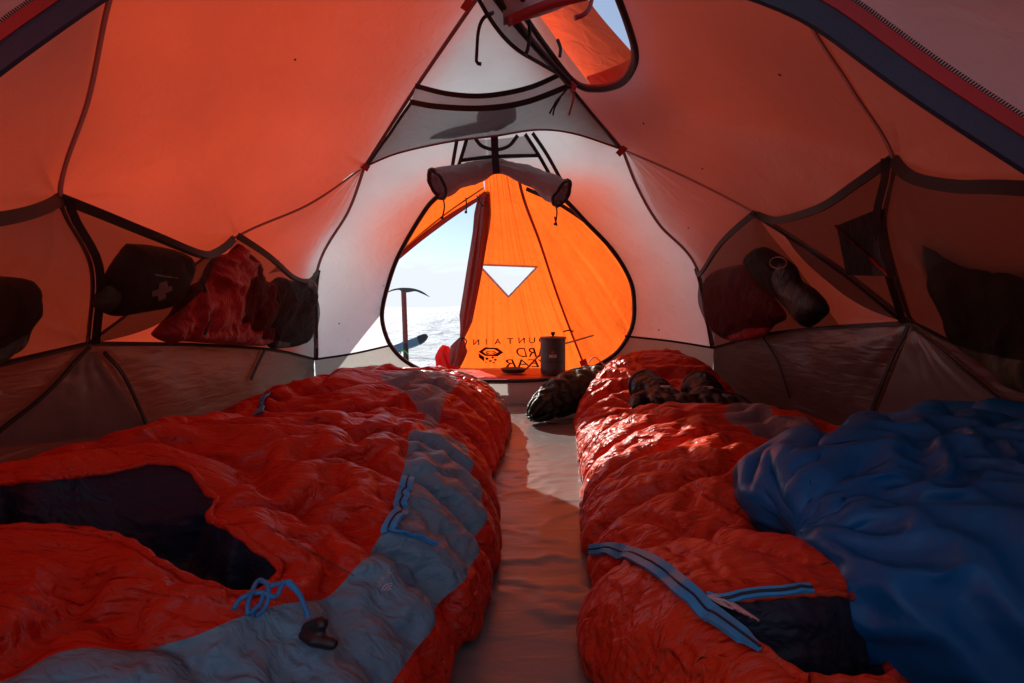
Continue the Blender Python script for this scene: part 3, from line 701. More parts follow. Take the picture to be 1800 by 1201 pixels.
M_BAG = nylon("bag_red", (0.50, 0.024, 0.008), 0.40, 1.0)
M_BAG2 = nylon("bag_orange_red", (0.56, 0.045, 0.013), 0.40, 1.0)
M_BAND = nylon("bag_teal_grey", (0.13, 0.25, 0.32), 0.42, 0.8)
M_GREYP = nylon("bag_grey", (0.22, 0.20, 0.22), 0.45, 0.8)
M_LINE = nylon("bag_lining_navy", (0.012, 0.012, 0.027), 0.5, 0.7)
M_BLUE = nylon("sack_blue", (0.004, 0.115, 0.32), 0.36, 0.3)
M_ZIPB = solid("zip_blue", (0.03, 0.30, 0.60), 0.5, bump=(260, 0.4, 0.001))
M_CORDB = solid("cord_blue", (0.02, 0.22, 0.5), 0.55, bump=(500, 0.5, 0.001))
M_BLK = solid("black_plastic", (0.012, 0.011, 0.012), 0.4)

# ------------------------------------------------------------------ sleeping bag beside the open side of the door
bag1 = thing("sleeping_bag", "red quilted sleeping bag with teal side band and open navy lining", "sleeping bag", None)
ys = [0.24, 0.27, 0.33, 0.42, 0.50, 0.60, 0.75, 0.92, 1.05, 1.14, 1.25, 1.40, 1.60, 1.75, 1.88, 1.97, 2.02, 2.04]
xr = [-0.28 + 0, -0.20, -0.15, -0.10, -0.07, -0.035, -0.015, -0.02, -0.035, -0.05, -0.04, -0.025, -0.005, 0.0, -0.02, -0.07, -0.16, -0.24]
xl = [-0.84, -0.86, -0.87, -0.88, -0.88, -0.88, -0.88, -0.88, -0.88, -0.87, -0.86, -0.85, -0.83, -0.80, -0.76, -0.70, -0.60, -0.50]
hh = [0.07, 0.11, 0.135, 0.145, 0.155, 0.175, 0.195, 0.20, 0.18, 0.15, 0.19, 0.215, 0.19, 0.180, 0.195, 0.175, 0.11, 0.03]
P1 = bag_body(ys, xl, xr, np.array(hh) * 1.0, 331, 191, 3.4, 1.5)
OPEN = np.array([(-60, 900), (0, 892), (110, 880), (225, 852), (290, 828), (335, 842), (365, 890), (385, 950), (425, 985), (470, 1020), (490, 1052), (470, 1078), (410, 1075), (330, 1045), (250, 1003), (130, 968), (0, 972), (-60, 975)], float)
P1[..., 2] *= 1 + 0.10 * fbm(P1[..., :2] * 3.1 + 5, 2)
BANDP = np.array([(716, 766), (760, 772), (806, 784), (826, 850), (838, 918), (820, 975), (790, 1025), (735, 1105), (672, 1180), (640, 1240), (-200, 1420), (-200, 1240), (0, 1198), (120, 1170), (250, 1143), (380, 1120), (470, 1102), (530, 1080),
                  (585, 1040), (640, 990), (668, 940), (690, 890), (706, 830)], float)
GREY1 = np.array([(672, 668), (720, 657), (768, 660), (800, 668), (790, 690), (775, 705), (770, 740), (752, 765), (735, 758), (745, 735), (730, 715), (700, 695)], float)
GREY2 = np.array([(785, 645), (830, 648), (868, 664), (888, 690), (890, 722), (872, 722), (862, 695), (835, 672), (800, 660)], float)
parts1 = [("lining", OPEN, lambda V: (V[:, 2] > 0.03) & (V[:, 1] < 0.85), M_LINE), ("side_band", BANDP, lambda V: (V[:, 1] < 1.12) & (V[:, 2] > 0.02), M_BAND),
          ("hood_patch", GREY1, lambda V: (V[:, 1] > 1.0) & (V[:, 2] > 0.03), M_GREYP), ("hood_patch", GREY2, lambda V: (V[:, 1] > 1.0) & (V[:, 2] > 0.03), M_GREYP)]
P1, own1 = mark(P1, parts1); q1 = to_px(P1)
dq, _ = dist_poly(OPEN, q1)
insd = inside(OPEN, q1) & (P1[..., 1] < 0.75) & (P1[..., 2] > 0.05)
sgn = np.where(insd, dq, -dq)
P1[..., 2] -= 0.075 * sstep(-6, 40, sgn) * (P1[..., 1] < 0.8)
P1[..., 2] += 0.022 * np.exp(-(sgn / 26.0) ** 2) * (P1[..., 1] < 0.8) * (P1[..., 2] > 0.06)
rdg, _ = dist_poly(np.array([(296, 842), (318, 900), (330, 990)], float), q1, False)
P1[..., 2] += insd * (0.040 * np.exp(-(rdg / 22.0) ** 2) + 0.030 * np.clip(1 - 2.5 * np.abs(fbm(P1[..., :2] * 11, 3)), 0, 1) - 0.008) * sstep(2, 18, dq)
P1[..., 2] = np.maximum(P1[..., 2], 0.02)
# quilting tucks across the bag, running with the body
Yw = P1[..., 1] + 0.035 * np.sin(P1[..., 0] * 7) + 0.02 * fbm(P1[..., :2] * 4, 2)
tuck = np.exp(-(((Yw / 0.155) % 1 - 0.5) / 0.055) ** 2)
tuck *= (P1[..., 1] > 0.45)
N1 = grid_normals(P1); N1 *= np.sign(N1[..., 2:3] + 1e-6)
P1 -= N1 * (0.021 * tuck * np.clip(P1[..., 2] / 0.08, 0, 1))[..., None]
sg1 = 1.0 if grid_normals(P1)[150, 95, 2] > 0 else -1.0
P1r = drape(P1, 1.08, 1.095, press=0.00022, grav=0.0001, tether=0.3 + 1.6 * tuck + 0.5 * insd, sign=sg1, seed=3)
P1r = crinkle(P1r, sg1, seed=2.0)
Yw1 = Yw.copy()
P1r = part_meshes("shell", P1r, parts1, own1, bag1, M_BAG)
bv1 = BVHTree.FromPolygons(P1r.reshape(-1, 3).tolist(), grid_faces(*P1r.shape[:2]).tolist())
def cast(bv, x, y, off=0.0, fallback=0.6):
    d = Vector(((x - 900) / FPX, 1, (HY - y) / FPX)).normalized(); h, n, i, dd = bv.ray_cast(Vector((0, 0, CH)), d)
    if h is None: return px(x, y, fallback), np.array((0, 0, 1.0))
    n = np.array(n); n = n if n @ np.array(d) < 0 else -n
    return np.array(h) + n * off, n
def lay(bv, pts, n, off, fallback=0.6):
    r = [cast(bv, x, y, off, fallback) for x, y in crv(np.array(pts, float), n)]
    c = np.array([a for a, b in r]); nn = np.array([b for a, b in r])
    for _ in range(3): c[1:-1] = (c[:-2] + 2 * c[1:-1] + c[2:]) / 4; nn[1:-1] = (nn[:-2] + 2 * nn[1:-1] + nn[2:]) / 4
    return c, nn

# ------------------------------------------------------------------ sleeping bag under the blue sack
bag2 = thing("sleeping_bag", "orange-red sleeping bag with blue zip lying beneath black gloves and blue sack", "sleeping bag")
ys = [0.30, 0.33, 0.38, 0.46, 0.56, 0.62, 0.655, 0.72, 0.85, 1.0, 1.15, 1.30, 1.42, 1.50, 1.60, 1.72, 1.85, 1.95, 2.02, 2.06]
xl = [0.30, 0.22, 0.16, 0.11, 0.08, 0.085, 0.12, 0.11, 0.12, 0.145, 0.165, 0.175, 0.19, 0.20, 0.21, 0.22, 0.26, 0.32, 0.42, 0.52]
xr = [0.31, 0.32, 0.33, 0.37, 0.48, 0.62, 0.76, 0.88, 0.88, 0.88, 0.88, 0.88, 0.88, 0.87, 0.87, 0.86, 0.84, 0.80, 0.72, 0.64]
hh = [0.06, 0.10, 0.12, 0.13, 0.125, 0.10, 0.090, 0.115, 0.135, 0.14, 0.145, 0.145, 0.12, 0.10, 0.11, 0.17, 0.255, 0.27, 0.20, 0.05]
P2 = bag_body(ys, xl, xr, np.array(hh) * 1.0, 331, 181, 3.2, 1.5)
P2[..., 2] *= 1 + 0.12 * fbm(P2[..., :2] * 3.3 + 11, 2)
# hollow under the hood where the gloves lie, hood rim rising behind it
ho = np.exp(-(((P2[..., 0] - 0.50) / 0.17) ** 2 + ((P2[..., 1] - 1.60) / 0.13) ** 2))
P2[..., 2] -= 0.030 * ho * (P2[..., 2] > 0.05)
OPEN2 = np.array([(1255, 1062), (1300, 1052), (1420, 1045), (1560, 1050), (1560, 1190), (1400, 1185), (1340, 1140), (1290, 1100)], float)
GREY3 = np.array([(1288, 690), (1330, 705), (1352, 728), (1362, 742), (1420, 748), (1440, 772), (1380, 778), (1330, 768), (1290, 745), (1282, 715)], float)
parts2 = [("lining", OPEN2, lambda V: (V[:, 2] > 0.02) & (V[:, 1] < 0.8), M_LINE), ("hood_patch", GREY3, lambda V: (V[:, 1] > 1.0) & (V[:, 2] > 0.03), M_GREYP)]
P2, own2 = mark(P2, parts2); q2 = to_px(P2)
dq, _ = dist_poly(OPEN2, q2); ins2 = inside(OPEN2, q2) & (P2[..., 1] < 0.8) & (P2[..., 2] > 0.05); sgn = np.where(ins2, dq, -dq)
P2[..., 2] -= 0.07 * sstep(-8, 50, sgn) * (P2[..., 1] < 0.8); P2[..., 2] = np.maximum(P2[..., 2], 0.012)
Yw = P2[..., 1] + 0.04 * np.sin(P2[..., 0] * 6 + 1) + 0.02 * fbm(P2[..., :2] * 4 + 3, 2)
tuck = np.exp(-(((Yw / 0.15) % 1 - 0.5) / 0.055) ** 2) * (P2[..., 1] > 0.7)
N2 = grid_normals(P2); N2 *= np.sign(N2[..., 2:3] + 1e-6)
P2 -= N2 * (0.021 * tuck * np.clip(P2[..., 2] / 0.08, 0, 1))[..., None]
sg2 = 1.0 if grid_normals(P2)[150, 95, 2] > 0 else -1.0
P2r = drape(P2, 1.08, 1.095, press=0.00022, grav=0.0001, tether=0.3 + 1.6 * tuck + 0.5 * ins2 + 0.6 * ho, sign=sg2, seed=9)
P2r = crinkle(P2r, sg2, seed=5.0)
Yw2 = Yw.copy()
P2r = part_meshes("shell", P2r, parts2, own2, bag2, M_BAG2)
bv2 = BVHTree.FromPolygons(P2r.reshape(-1, 3).tolist(), grid_faces(*P2r.shape[:2]).tolist())
# ------------------------------------------------------------------ soft bodies from merged lumps
def ellipsoid(c, r, R=None, n=20, m=14):
    a = np.linspace(0, 2 * np.pi, n, endpoint=False); b = np.linspace(0, np.pi, m)[1:-1]
    V = np.stack((np.outer(np.sin(b), np.cos(a)), np.outer(np.sin(b), np.sin(a)), np.outer(np.cos(b), np.ones(n))), -1)
    V = np.vstack((V.reshape(-1, 3), [(0, 0, 1), (0, 0, -1)])) * np.asarray(r)
    if R is not None: V = V @ np.asarray(R).T
    k = len(b); F = grid_faces(k, n, True).tolist(); t = k * n
    F += [(t, j, (j + 1) % n) for j in range(n)] + [(t + 1, (k - 1) * n + (j + 1) % n, (k - 1) * n + j) for j in range(n)]
    F = [tuple(f) if len(f) == 4 and i < k * n else tuple(f) for i, f in enumerate(F)]
    return V + np.asarray(c), F
def capsule(a, b, r0, r1, n=10):
    a, b = np.asarray(a, float), np.asarray(b, float); t = np.linspace(0, 1, n)
    c = a + (b - a) * t[:, None]; r = r0 + (r1 - r0) * t
    d = (b - a) / np.linalg.norm(b - a)
    c = np.vstack((a - d * r0 * 0.98, a - d * r0 * 0.7, c, b + d * r1 * 0.7, b + d * r1 * 0.98)); r = np.r_[r0 * 0.15, r0 * 0.72, r, r1 * 0.72, r1 * 0.15]
    return tube_geo(c, r, 14)
def merged(name, geos, mat, parent=None, voxel=0.006, smooth=6, crease=0.0, fq=30.0, seed=0.0, ridge=True):
    """one continuous skin over overlapping lumps, with folds pressed in"""
    o = mesh("lump", *join(geos))
    md = o.modifiers.new("r", 'REMESH'); md.mode = 'VOXEL'; md.voxel_size = voxel
    ms = o.modifiers.new("s", 'SMOOTH'); ms.iterations = smooth; ms.factor = 0.5
    dg = bpy.context.evaluated_depsgraph_get(); me = bpy.data.meshes.new_from_object(o.evaluated_get(dg))
    bpy.data.objects.remove(o)
    n = len(me.vertices); V = np.empty(n * 3); me.vertices.foreach_get("co", V); V = V.reshape(-1, 3)
    Nn = np.empty(n * 3); me.vertices.foreach_get("normal", Nn); Nn = Nn.reshape(-1, 3)
    if crease:
        w = V * fq * np.array((1, 1, 1)) + 1.4 * fbm(V * fq * 0.5 + seed + 9, 2)[:, None]
        d = fbm(w + seed, 3); d = (1 - 2 * np.abs(d) * 1.6) if ridge else d
        V = V + Nn * (crease * d)[:, None]
    me.vertices.foreach_set("co", V.ravel()); me.polygons.foreach_set("use_smooth", [True] * len(me.polygons))
    me.materials.clear(); me.materials.append(mat); me.name = name; me.update()
    o = bpy.data.objects.new(name, me); COL.objects.link(o)
    if parent is not None: o.parent = parent
    return o
def rot_to(d, up=(0, 0, 1)):
    """matrix whose first axis is d"""
    x = np.asarray(d, float); x = x / np.linalg.norm(x); y = np.cross(up, x); y /= np.linalg.norm(y); return np.stack((x, y, np.cross(x, y)), 1)
def lathe_geo(c, prof, n=40):
    a = np.linspace(0, 2 * np.pi, n, endpoint=False); V = np.array([[(r * math.cos(t), r * math.sin(t), z) for t in a] for r, z in prof]) + np.asarray(c)
    F = grid_faces(len(prof), n, True).tolist(); return V.reshape(-1, 3), F + [tuple(range(n))[::-1], tuple(range(len(prof) * n - n, len(prof) * n))]
def text_geo(body, size=1.0, shear=0.0, fat=0.0):
    cu = bpy.data.curves.new("t", 'FONT'); cu.body = body; cu.size = size; cu.align_x = 'CENTER'; cu.align_y = 'CENTER'; cu.shear = shear; cu.offset = fat
    o = bpy.data.objects.new("t", cu); COL.objects.link(o); dg = bpy.context.evaluated_depsgraph_get()
    me = bpy.data.meshes.new_from_object(o.evaluated_get(dg)); V = np.array([tuple(v.co) for v in me.vertices]); F = [tuple(p.vertices) for p in me.polygons]
    bpy.data.objects.remove(o); bpy.data.curves.remove(cu); bpy.data.meshes.remove(me); return V, F

# ------------------------------------------------------------------ blue sack
BC = np.array((0.66, 0.575, 0.155))
def blue_f(P):
    a = np.sqrt((((P - np.array((0.675, 0.665, 0.170))) / np.array((0.345, 0.165, 0.100))) ** 2).sum(-1)) - 1
    b = np.sqrt((((P - np.array((0.685, 0.50, 0.130))) / np.array((0.36, 0.125, 0.108))) ** 2).sum(-1)) - 1
    h = np.clip(0.5 + 0.5 * (b - a) / 0.40, 0, 1); return b * (1 - h) + a * h - 0.40 * h * (1 - h)
nb, mb = 161, 241
th = np.linspace(0.006, np.pi - 0.006, nb)[:, None]; ph = np.linspace(0, 2 * np.pi, mb)[None]
D = np.stack((-np.cos(th) * np.ones_like(ph), -np.sin(th) * np.sin(ph), -np.sin(th) * np.cos(ph)), -1); D = D / np.linalg.norm(D, axis=-1, keepdims=True)
lo, hi = np.full(D.shape[:2], 0.01), np.full(D.shape[:2], 0.8)
for _ in range(40):
    mid = (lo + hi) / 2; o_ = blue_f(BC + D * mid[..., None]) > 0; hi = np.where(o_, mid, hi); lo = np.where(o_, lo, mid)
PB = BC + D * lo[..., None]; PB[..., 2] = np.maximum(PB[..., 2], 0.055)
sgb = np.sign((grid_normals(PB) * D).sum(-1).mean())
PBr = drape(PB, 1.16, 1.20, 200, 50, 1.03, press=0.00008, grav=0.00022, tether=0.35 * np.ones(PB.shape[:2]), t_w=0.035, sign=sgb, seed=21, floor=0.02, bend=0.28, spread=0.13)
PBr = crinkle(PBr, sgb, ((0.020, 3.4), (0.004, 9.0)), (0.5, 1.0, 0.8), 4.0)
sack = thing("stuff_sack", "large limp blue nylon sack slumped on the sleeping bag with blue zip", "sack")
so = mesh("cloth", PBr, grid_faces(*PBr.shape[:2]), M_BLUE, sack)
md = so.modifiers.new("soft", 'SUBSURF'); md.levels = 1; md.render_levels = 1

# ------------------------------------------------------------------ black gloves in the hood hollow
M_GLV = nylon("glove_black", (0.010, 0.009, 0.010), 0.5, 0.5)
M_GLP = solid("glove_palm", (0.018, 0.014, 0.013), 0.38, bump=(70, 0.5, 0.003))
M_PALE = solid("pale_print", (0.55, 0.42, 0.42), 0.6)
def glove(label, base, yaw, s, flip):
    g = thing("glove", label, "glove", "black gloves on the sleeping bag")
    c, sn = math.cos(yaw), math.sin(yaw)
    def T(p): p = np.asarray(p, float) * s * np.array((flip, 1, 1)); return np.array((c * p[0] - sn * p[1], sn * p[0] + c * p[1], p[2])) + base
    geos = [ellipsoid(T((0, 0.02, 0.03)), (0.055 * s, 0.062 * s, 0.034 * s)), capsule(T((0, 0.05, 0.034)), T((0.0, 0.14, 0.044)), 0.040 * s, 0.050 * s), capsule(T((-0.022, 0.10, 0.04)), T((0.022, 0.11, 0.04)), 0.038 * s, 0.04 * s)]
    for k, (x, l) in enumerate(((-0.042, 0.070), (-0.014, 0.088), (0.014, 0.084), (0.042, 0.062))):
        geos += [capsule(T((x, -0.02, 0.034)), T((x * 1.15, -0.02 - l * 0.55, 0.036)), 0.017 * s, 0.0165 * s), capsule(T((x * 1.15, -0.02 - l * 0.55, 0.036)), T((x * 1.2, -0.02 - l, 0.018)), 0.0165 * s, 0.014 * s)]
    geos += [capsule(T((-0.05, 0.03, 0.03)), T((-0.085, -0.005, 0.028)), 0.020 * s, 0.018 * s), capsule(T((-0.085, -0.005, 0.028)), T((-0.095, -0.04, 0.018)), 0.018 * s, 0.015 * s)]
    merged("shell", geos, M_GLV, g, 0.0045, 3, 0.0025, 40, base[0] * 10)
    tube("cuff_hem", np.array([T((0.050 * math.cos(t), 0.150, 0.046 + 0.045 * math.sin(t))) for t in np.linspace(0, 2 * np.pi, 25)]), 0.006 * s, M_GLP, g)
    e = np.array([T((0.016 * math.cos(t) * (1 - t / 9), -0.004 + 0.016 * math.sin(t), 0.0655)) for t in np.linspace(0.3, 5.4, 20)])
    tube("emblem", e, 0.0020, M_PALE, g, 6)
    return g
def rest(bv, x, y, dz=0.0):
    h = bv.ray_cast(Vector((x, y, 1.0)), Vector((0, 0, -1)))[0]; return np.array((x, y, (h[2] if h else 0.15) + dz))
g1p = rest(bv2, 0.465, 1.47, 0.008); g2p = rest(bv2, 0.60, 1.475, 0.008)
glove("black padded glove with pale emblem on hood, between green sack and other glove", g1p, 0.10, 1.08, 1)
glove("black padded glove on hood beside the grey patch", g2p, -0.22, 1.08, -1)

# ------------------------------------------------------------------ dark green stuff sack beyond the gloves
M_GRN = nylon("sack_green", (0.018, 0.027, 0.019), 0.45, 0.9, amt=0.5)
gsk = thing("stuff_sack", "dark green stuff sack with drawcord wedged between door sill and sleeping bag", "sack")
cc = crv([(0.075, 1.80, 0.045), (0.10, 1.82, 0.062), (0.16, 1.87, 0.092), (0.24, 1.93, 0.115), (0.33, 1.99, 0.125), (0.43, 2.03, 0.12), (0.46, 2.04, 0.115)], 121)
tt = np.linspace(0, 1, 121); rr = np.interp(tt, [0, .05, .12, .3, .6, .85, .96, 1], [.018, .034, .046, .068, .080, .078, .05, .01])
V, F = tube_geo(cc, rr, 121, False); PG = V.reshape(121, 121, 3)
PG = PG + (grid_normals(PG) * np.sign((grid_normals(PG) * (PG - cc[:, None])).sum(-1, keepdims=True))) * (0.008 * np.cos(np.linspace(0, 2 * np.pi, 121) * 9)[None] * np.exp(-tt * 7)[:, None])[..., None]
PG[..., 2] = np.maximum(PG[..., 2], 0.012)
sg = np.sign((grid_normals(PG) * (PG - cc[:, None])).sum(-1).mean())
PGr = drape(PG, 1.12, 1.14, 90, 30, 1.02, 0.0001, 0.0002, 0.5 * np.ones(PG.shape[:2]), 0.05, sg, 31, floor=0.010)
mesh("cloth", PGr, grid_faces(121, 121), M_GRN, gsk)
mesh("mouth", np.vstack((PGr[0], PGr[0].mean(0)[None])), [(k, (k + 1) % 121, 121) for k in range(120)], M_GRN, gsk)
tube("drawcord", crv([(0.085, 1.80, 0.085), (0.10, 1.80, 0.10), (0.125, 1.80, 0.06), (0.13, 1.795, 0.015), (0.17, 1.78, 0.012)], 30), 0.0028, M_TAPE, gsk, 6)
tube("drawcord", crv([px(1035, 637, 1.95), px(1045, 628, 1.95), px(1060, 640, 1.94), px(1075, 652, 1.94)], 24), 0.0025, M_PALE, gsk, 6)

# ------------------------------------------------------------------ vestibule kitchen
M_POT = solid("pot_grey", (0.085, 0.075, 0.075), 0.42, 0.6, bump=(200, 0.05, 0.001))
M_RED = nylon("mat_red", (0.50, 0.03, 0.015), 0.4, 0.6)
M_STEEL = solid("steel", (0.45, 0.43, 0.42), 0.3, 1.0)
M_ORH = solid("handle_orange", (0.45, 0.06, 0.03), 0.5)
mx_, my_ = np.meshgrid(np.linspace(-0.42, 0.36, 60), np.linspace(2.30, 2.72, 40), indexing="ij")
mz_ = 0.118 + 0.006 * fbm(np.stack((mx_ * 9, my_ * 14), -1), 3) - 0.05 * np.clip((np.maximum(np.abs(mx_ + 0.03) - 0.33, np.abs(my_ - 2.51) - 0.16)) / 0.06, 0, 1) ** 1.5
mat_o = mesh("sit_mat", np.stack((mx_, my_, mz_), -1), grid_faces(60, 40), M_RED); tag(mat_o, "red fabric sit mat under the cooking pot in the vestibule", "mat")
sm = mat_o.modifiers.new("thick", 'SOLIDIFY'); sm.thickness = 0.03; sm.offset = -1
pc = np.array((0.205, 2.42, 0.122))
pot = thing("cooking_pot", "tall dark grey camping pot with lid knob standing on red mat", "pot"); 
mesh("body", *lathe_geo(pc, [(0.056, 0.0), (0.061, 0.004), (0.0625, 0.03), (0.0625, 0.172), (0.064, 0.175), (0.0645, 0.178)], 48), M_POT, pot)
lid = mesh("lid", *lathe_geo(pc + np.array((0, 0, 0.1785)), [(0.066, 0.0), (0.0665, 0.004), (0.064, 0.008), (0.040, 0.010), (0.015, 0.011)], 48), M_POT, pot)
mesh("knob", *lathe_geo(pc + np.array((0, 0, 0.189)), [(0.006, 0.0), (0.006, 0.006), (0.011, 0.010), (0.011, 0.019), (0.008, 0.022)], 20), M_BLK, lid)
tube("handle", crv([pc + (0.062, 0.0, 0.155), pc + (0.10, 0.0, 0.165), pc + (0.205, 0.01, 0.195)], 20), 0.0032, M_STEEL, pot)
tube("handle", crv([pc + (0.058, 0.02, 0.15), pc + (0.10, 0.012, 0.161), pc + (0.205, 0.014, 0.192)], 20), 0.0032, M_STEEL, pot)
def on_pot(x, z, off=0.0012): 
    a = x / 0.0625; r = 0.0625 + off; return np.stack((pc[0] + r * np.sin(a), pc[1] - r * np.cos(a), pc[2] + z), -1)
V, F = text_geo("MSR", 0.021, 0.1, 0.0006); mesh("lettering", on_pot(V[:, 0] - 0.006, V[:, 1] + 0.093), F, M_PALE, pot, False)
tri = np.array([(-0.014, 0.108), (-0.002, 0.108), (-0.008, 0.122), (0.004, 0.112), (0.008, 0.112), (-0.004, 0.127)]); mesh("emblem", on_pot(tri[:, 0], tri[:, 1]), [(0, 1, 2), (3, 4, 5)], M_ORH, pot, False)
gs_ = []
for k in range(15):
    x = -0.052 + k * 0.0074; q = np.array([(x, 0.060), (x + 0.004, 0.060), (x + 0.0045, 0.068), (x + 0.0005, 0.068)]); gs_.append((on_pot(q[:, 0], q[:, 1]), [(0, 1, 2, 3)]))
dm = mesh("level_marks", *join(gs_), M_BLK, pot, False); dm["kind"] = "stuff"
pan = thing("frying_pan", "flat dark frying pan with slanted orange handle beside the cooking pot", "pan")
fc = np.array((0.008, 2.47, 0.124))
mesh("body", *lathe_geo(fc, [(0.050, 0.0), (0.056, 0.002), (0.066, 0.020), (0.068, 0.022), (0.064, 0.020), (0.054, 0.005), (0.01, 0.004)], 40), M_POT, pan)
tube("handle", crv([fc + (0.060, -0.01, 0.016), fc + (0.085, -0.012, 0.040), fc + (0.135, -0.016, 0.095)], 16), 0.0048, M_ORH, pan)

# ------------------------------------------------------------------ ice axe and ski outside
M_AXE = solid("axe_shaft_red", (0.20, 0.035, 0.030), 0.45, bump=(120, 0.2, 0.001)); M_AXH = solid("axe_steel", (0.06, 0.075, 0.075), 0.45, 0.7)
axe = thing("ice_axe", "red-shafted ice axe planted upright in snow with dark curved head", "ice axe")
AY = 3.25
ab, at_ = px(714, 634, AY), px(709.5, 512, AY)
def oval_tube(a, b, rx, ry, n=8, ns=16):
    t = np.linspace(0, 1, n)[:, None]; c = a + (b - a) * t; w = np.linspace(0, 2 * np.pi, ns, endpoint=False)
    V = c[:, None] + np.stack((rx * np.cos(w), ry * np.sin(w), 0 * w), -1)[None]; return V.reshape(-1, 3), grid_faces(n, ns, True).tolist() + [tuple(range(ns))[::-1], tuple(range(n * ns - ns, n * ns))]
mesh("shaft", *oval_tube(ab + (at_ - ab) * 0.24, at_, 0.0175, 0.011), M_AXE, axe)
mesh("grip", *oval_tube(ab - (at_ - ab) * 0.25, ab + (at_ - ab) * 0.245, 0.0185, 0.0125), M_BLK, axe)
up_e = crv(np.array([(681.5, 513.5), (690, 509), (702, 506.5), (713, 506), (728, 507.5), (742, 512.5), (755, 521.5)]), 40)
dn_e = crv(np.array([(681.5, 514.5), (691, 511.2), (702, 510.0), (708, 514), (718, 514), (730, 512.3), (742, 516.5), (755, 522.3)]), 40)
U, Dn = np.array([px(x, y, AY) for x, y in up_e]), np.array([px(x, y, AY) for x, y in dn_e]); tk = np.array((0, 0.006, 0))
V = np.stack((U - tk, U + tk, Dn + tk, Dn - tk), 1).reshape(-1, 3)
mesh("head", V, grid_faces(40, 4, True).tolist() + [(0, 1, 2, 3), (159, 158, 157, 156)], M_AXH, axe, False)
tube("leash", crv([px(704, 622, AY - .05), px(706, 616, AY - .05), px(713, 618, AY - 0.05), px(718, 624, AY - .05)], 14), 0.004, solid("leash_green", (0.1, 0.4, 0.03), 0.6), axe, 6)
M_SKI = solid("ski_blue", (0.10, 0.20, 0.28), 0.35)
ski = thing("ski", "blue ski with black rounded end lying on snow behind the ice axe", "ski")
s0, s1 = px(640, 634, 3.9), px(751, 594, 3.9)
k = np.linspace(0, 1, 30); wv = np.where(k > 0.86, np.sqrt(np.clip(1 - ((k - 0.86) / 0.145) ** 2, 0.02, 1)), 1) * 0.042
sp = s0 + (s1 - s0) * k[:, None] + np.array((0, 0, 1.0)) * (0.02 * np.clip((k - 0.8) / 0.2, 0, 1) ** 2)[:, None]
mesh("body", *ribbon_geo(sp[:26], 2 * wv[:26], (-0.2, -0.75, 0.65), 0.007), M_SKI, ski, False); mesh("tip", *ribbon_geo(sp[25:], 2 * wv[25:], (-0.2, -0.75, 0.65), 0.010), M_BLK, ski, False)

# ------------------------------------------------------------------ fly: rolled door, lettering
M_ROLL = sheer("rolled_fly", (0.33, 0.055, 0.045), (0.4, 0.05, 0.03), 0.2, (30, 0.6, 0.01), (2, 2, 0.4), gloss=0.04)
rc = crv([px(851, 340, 2.02), px(842, 420, 2.35), px(830, 500, 2.62), px(818, 570, 2.85), px(812, 594, 2.92)], 61)
rad = np.interp(np.linspace(0, 1, 61), [0, .12, .5, .85, 1], [.020, .030, .034, .036, .012])
def roll_geo(c, r, n=49, lob=5, amp=0.16):
    t, N, B = frames(c); a = np.linspace(0, 2 * np.pi, n, endpoint=False)
    R = r[:, None] * (1 + amp * np.sin(a[None] * lob + np.linspace(0, 4, len(c))[:, None]) + 0.12 * np.sin(a[None] * 9 + 1))
    V = c[:, None] + R[..., None] * (N[:, None] * np.cos(a)[None, :, None] + B[:, None] * np.sin(a)[None, :, None]); return V.reshape(-1, 3), grid_faces(len(c), n, True).tolist() + [tuple(range(n))[::-1], tuple(range(len(c) * n - n, len(c) * n))]
mesh("rolled_door", *roll_geo(rc, rad), M_ROLL, fly)
r2 = crv([px(812, 594, 2.92), px(807, 612, 2.94), px(800, 640, 2.97)], 31); mesh("rolled_door_hem", *roll_geo(r2, np.interp(np.linspace(0, 1, 31), [0, .4, 1], [.012, .045, .036])), M_ROLL, fly)
tube("door_tie", np.array([px(812, 594, 2.92) + 0.0135 * np.array((math.cos(t), math.sin(t), 0.15 * math.sin(t))) for t in np.linspace(0, 2 * np.pi, 20)]), 0.005, M_TAPE, fly, 6)
tube("door_tie", crv([px(815, 594, 2.89), px(820, 600, 2.88), px(816, 612, 2.88)], 12), 0.004, M_TAPE, fly, 6)
r3 = crv([px(784, 608, 3.02), px(781, 622, 3.02), px(786, 648, 3.0), px(790, 668, 3.0)], 31); mesh("skirt_flap", *roll_geo(r3, np.interp(np.linspace(0, 1, 31), [0, .3, 1], [.02, .055, .06]), 49, 7, 0.22), sheer("skirt_red", (0.5, 0.03, 0.02), (0.9, 0.05, 0.02), 0.6, gloss=0.04), fly)
bvc = BVHTree.FromPolygons(gc.reshape(-1, 3).tolist(), grid_faces(160, 240).tolist())
M_INK = solid("ink_dark", (0.035, 0.010, 0.006), 0.7)
def print_px(name, V2, F):
    o = np.array([cast(bvc, x, y, 0.004, 3.0)[0] for x, y in V2]); return mesh(name, o, F, M_INK, fly, False)
def lettering(body, cx, cy, w, h, shear=0.0, fat=0.008, slope=0.0, track=1.0):
    V, F = text_geo(body, 1.0, shear, fat); V = V[:, :2]; V = V - (V.max(0) + V.min(0)) / 2; e = np.ptp(V, axis=0)
    x = -V[:, 0] / e[0] * w; print_px("lettering", np.stack((cx + x, cy - V[:, 1] / e[1] * h + slope * x), 1), F)
for ch, x in zip("NIATNUO", (837, 855, 875, 897, 917, 935, 953)):       # printed on the outside, so it reads backwards from within
    lettering(ch, x, 601 - (x - 837) * 0.035, (11 if ch != "I" else 2.2), 10)
lettering("M", 984, 595.5, 12, 10)
lettering("HARD", 945, 619, 76, 16, 0.25, 0.002); lettering("WEAR", 935, 638, 92, 14, 0.25, 0.002)
